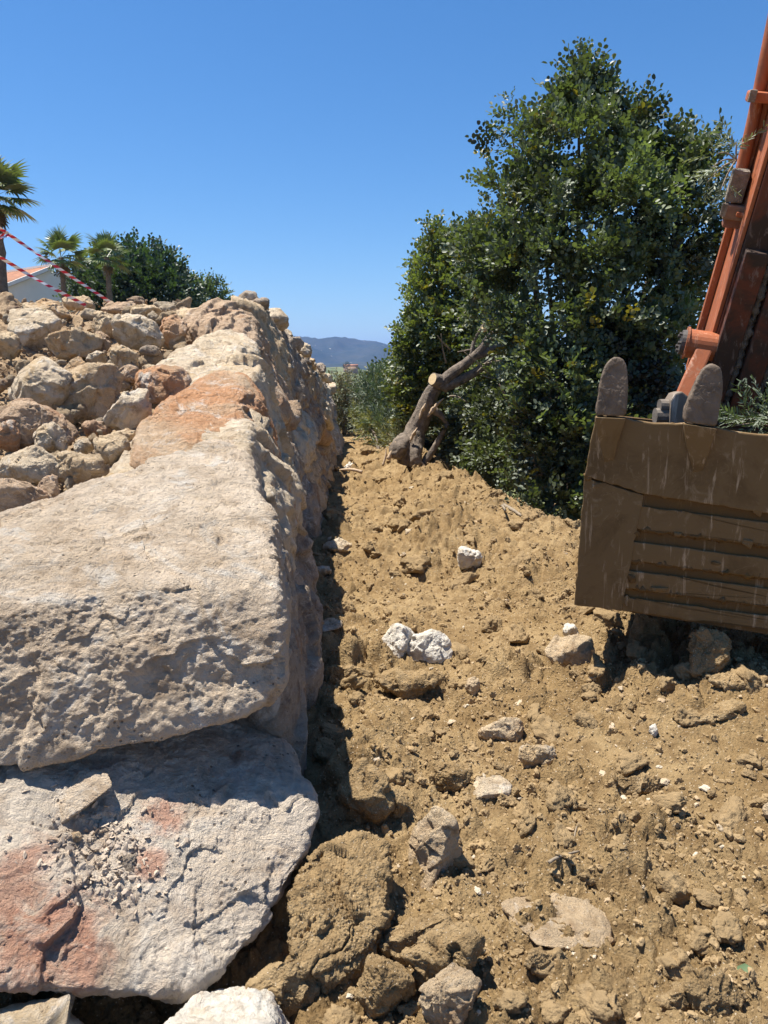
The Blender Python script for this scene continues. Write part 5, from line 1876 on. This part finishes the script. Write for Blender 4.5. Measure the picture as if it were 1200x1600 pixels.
# arm: box girder seen from below, leaning over the bucket
A0 = at(1107, 565, 4.35)
A1 = at(1200, 256, 3.95)
ax_ = nrm(A1 - A0)
wv = nrm(np.array((1, -0.33, 0)) - ax_ * np.dot((1, -0.33, 0), ax_))
dv = np.cross(ax_, wv)
if dv[1] < 0:
    dv = -dv
OA = A0 - EXL
LA = 3.4
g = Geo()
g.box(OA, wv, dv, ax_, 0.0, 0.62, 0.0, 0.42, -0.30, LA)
link('arm', g.mesh('arm', [mat_orange_dirty_shade], smooth=False, bevel=0.012), ex)
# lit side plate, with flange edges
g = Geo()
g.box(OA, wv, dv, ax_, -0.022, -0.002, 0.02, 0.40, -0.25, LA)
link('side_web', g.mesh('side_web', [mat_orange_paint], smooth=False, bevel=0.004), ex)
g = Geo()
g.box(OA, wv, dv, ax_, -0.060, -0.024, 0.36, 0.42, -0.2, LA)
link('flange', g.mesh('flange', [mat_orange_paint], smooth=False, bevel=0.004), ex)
# link bars under the arm with crusted gaps
for i in range(4):
    g = Geo()
    x0 = 0.012 + i * 0.158
    g.box(OA, wv, dv, ax_, x0, x0 + 0.115, -0.075, -0.003, -0.45, 0.62 + 0.25 * i)
    link('link_bar', g.mesh('link_bar', [mat_orange_dirty_shade], smooth=False, bevel=0.01), ex)
    # dried mud in the gap beside it
    q = np.linspace(-0.42, 0.55 + 0.25 * i, 60)
    pth = [OA + wv * (x0 + 0.136) + dv * (-0.02) + ax_ * t for t in q]
    r_ = np.random.default_rng(i)
    Vt, F4, F3 = tube(pth, 0.022 * r_.uniform(0.5, 1.25, 60), 7, 0.25, i)
    g = Geo()
    g.add(Vt, F4, F3)
    link('mud_crust', g.mesh('mud_crust', [mat_crust]), ex)
# grease / hydraulic line along the outside of the arm
g = Geo()
hp = [at(1150, 330, 4.35), at(1158, 270, 4.3), at(1172, 210, 4.25), at(1185, 150, 4.2), at(1198, 85, 4.15), at(1215, 0, 4.1), at(1235, -100, 4.0)]
g.tube([p - EXL for p in hp], [0.032, 0.032], 12, 30)
link('hydraulic_pipe', g.mesh('hydraulic_pipe', [mat_orange_paint]), ex)
g = Geo()
hp = [at(1158, 330, 4.45), at(1172, 250, 4.4), at(1190, 170, 4.35), at(1210, 90, 4.3), at(1250, -100, 4.2)]
g.tube([p - EXL for p in hp], [0.018, 0.018], 10, 20)
link('hydraulic_pipe', g.mesh('hydraulic_pipe', [mat_orange_paint]), ex)


def arm_block(name, u, v, Yd, su, sv, sd_, mat, bevel=0.01):
    c = at(u, v, Yd) - EXL
    s = Yd / 1200
    g = Geo()
    g.box(c, wv, dv, ax_, -su / 2 * s, su / 2 * s, -sd_ / 2, sd_ / 2, -sv / 2 * s, sv / 2 * s)
    return link(name, g.mesh(name, [mat], smooth=False, bevel=bevel), ex)


arm_block('pipe_clamp', 1192, 152, 4.15, 44, 14, 0.10, mat_orange_paint)
arm_block('clamp_bolt', 1176, 150, 4.10, 10, 16, 0.03, mat_crust, 0.004)
arm_block('pipe_joint', 1152, 290, 4.25, 24, 44, 0.09, mat_crust)
arm_block('pipe_joint', 1150, 331, 4.27, 36, 20, 0.10, plain_mat('rust_steel', (0.34, 0.22, 0.15), 0.7, 0.4, 20))
arm_block('clamp_bolt', 1131, 328, 4.2, 8, 18, 0.03, mat_crust, 0.004)
arm_block('pipe_joint', 1144, 346, 4.3, 26, 16, 0.08, plain_mat('rust_dark', (0.28, 0.12, 0.07), 0.7, 0.4, 20))
arm_block('pipe_clamp', 1160, 333, 4.25, 20, 8, 0.12, mat_orange_paint)

# pin boss at the arm's lower end
pc = at(1088, 538, 4.35) - EXL
g = Geo()
g.tube([pc + wv * 0.10, pc - wv * 0.055], [0.078, 0.078], 24, 4)
g.tube([pc - wv * 0.05, pc - wv * 0.062], [0.088, 0.088], 24, 3)
pb = link('pin_boss', g.mesh('pin_boss', [mat_orange_paint], smooth=False), ex)
g = Geo()
g.tube([pc - wv * 0.06, pc - wv * 0.085], [0.07, 0.066], 20, 3)
for k_ in range(5):
    a_ = k_ * 1.257 + 0.4
    q = pc - wv * 0.085 + dv * 0.047 * math.cos(a_) + ax_ * 0.047 * math.sin(a_)
    g.tube([q, q - wv * 0.016], [0.011, 0.011], 6, 2)
link('pin_cap', g.mesh('pin_cap', [mat_dark], smooth=False), ex)
# short link going down towards the bucket ears
g = Geo()
l0, l1 = at(1098, 545, 4.3) - EXL, at(1056, 640, 4.2) - EXL
la = nrm(l1 - l0)
lw = nrm(wv - la * np.dot(wv, la))
ld = np.cross(la, lw)
g.box(l0, lw, ld, la, -0.035, 0.05, -0.03, 0.03, 0.0, np.linalg.norm(l1 - l0) + 0.1)
link('tipping_link', g.mesh('tipping_link', [mat_orange_paint], smooth=False, bevel=0.01), ex)
# bucket ear plates and pin behind the lip
g = Geo()
c = at(1054, 640, 4.05) - EXL
g.prism(c, (1, 0, 0), (0, 0, 1), (0, 1, 0), [(-0.04, -0.25), (0.05, -0.25), (0.05, 0.07), (0.015, 0.095), (-0.02, 0.085), (-0.04, 0.05)], -0.05, 0.05)
link('bucket_ear', g.mesh('bucket_ear', [mat_tooth], smooth=False, bevel=0.008), ex)
g = Geo()
g.prism(at(1090, 640, 4.1) - EXL, (1, 0, 0), (0, 0, 1), (0, 1, 0), [(-0.05, -0.25), (0.05, -0.25), (0.045, 0.06), (-0.03, 0.07)], -0.04, 0.04)
link('bucket_ear', g.mesh('bucket_ear', [mat_tooth], smooth=False, bevel=0.008), ex)
g = Geo()
q = at(1036, 634, 4.05) - EXL
g.tube([q + np.array((0.03, 0, 0)), q - np.array((0.02, 0, 0))], [0.035, 0.035], 14, 2)
q = at(1032, 650, 4.05) - EXL
g.tube([q + np.array((0.05, 0, 0)), q - np.array((0.03, 0, 0))], [0.042, 0.042], 14, 2)
link('bucket_pin', g.mesh('bucket_pin', [mat_greyst], smooth=False), ex)


# olive sprigs caught on the machine
def sprigs(name, label, pts, col, seed, scale=1.0, cnt=26):
    r_ = np.random.default_rng(seed)
    o = empty(name, np.mean(pts, 0))
    tag(o, label, 'olive sprig', 'olive sprigs caught on the excavator')
    b = np.array(o.location)
    P, D, = [], []
    g = Geo()
    root = pts[0] - b
    for p in pts[1:]:
        e = p - b
        g.tube([root, (root + e) / 2 + np.array((0, 0, 0.02)), e], [0.006, 0.004, 0.002], 5, 6)
        for k_ in range(cnt // max(1, len(pts) - 1)):
            t = r_.uniform(0.25, 1.0)
            P.append(root + (e - root) * t + r_.normal(size=3) * 0.015)
            D.append(nrm(e - root) + r_.normal(size=3) * 0.6)
    P, D = np.array(P), np.array(D)
    V, F, C = scatter(OLIVE, P, D, scale * r_.uniform(0.4, 0.7, len(P)), np.tile(col, (len(P), 1)) * r_.uniform(0.7, 1.3, (len(P), 1)), r_)
    me = make_mesh('leaves', V, F, [mat_olive])
    attr_color(me, 'leaf_color', C)
    link('leaves', me, o)
    link('stem', g.mesh('stem', [mat_twig]), o)


sprigs('olive_sprig', 'grey green olive sprig caught on the pipe of the excavator arm', [at(1150, 250, 4.2), at(1112, 262, 4.2), at(1105, 285, 4.15), at(1120, 240, 4.25), at(1150, 222, 4.2), at(1125, 300, 4.1)], (0.20, 0.23, 0.155), 3, 1.0, 22)
sprigs('olive_sprig', 'bunch of olive leaves lying in the bucket behind its lip', [at(1215, 670, 3.85), at(1150, 655, 3.75), at(1165, 640, 3.8), at(1195, 625, 3.85), at(1240, 640, 3.8), at(1150, 665, 3.7), at(1200, 650, 3.7)], (0.11, 0.14, 0.075), 4, 1.15, 44)

# ------------------------------------------------------------------ haze
k = M('haze_air')
pv = k.n('ShaderNodeVolumePrincipled')
pv.inputs['Color'].default_value = (0.20, 0.42, 1.0, 1)
pv.inputs['Density'].default_value = 0.00014
pv.inputs['Anisotropy'].default_value = 0.2
k.l(pv.outputs[0], k.out.inputs['Volume'])
g = Geo()
g.box((0, 0, 0), (1, 0, 0), (0, 1, 0), (0, 0, 1), -9600, 9600, -9600, 9600, -66, 260)
hz = link('haze', g.mesh('haze', [k.m], smooth=False))
tag(hz, 'thin blue air haze over the valley', 'haze', kind='stuff')
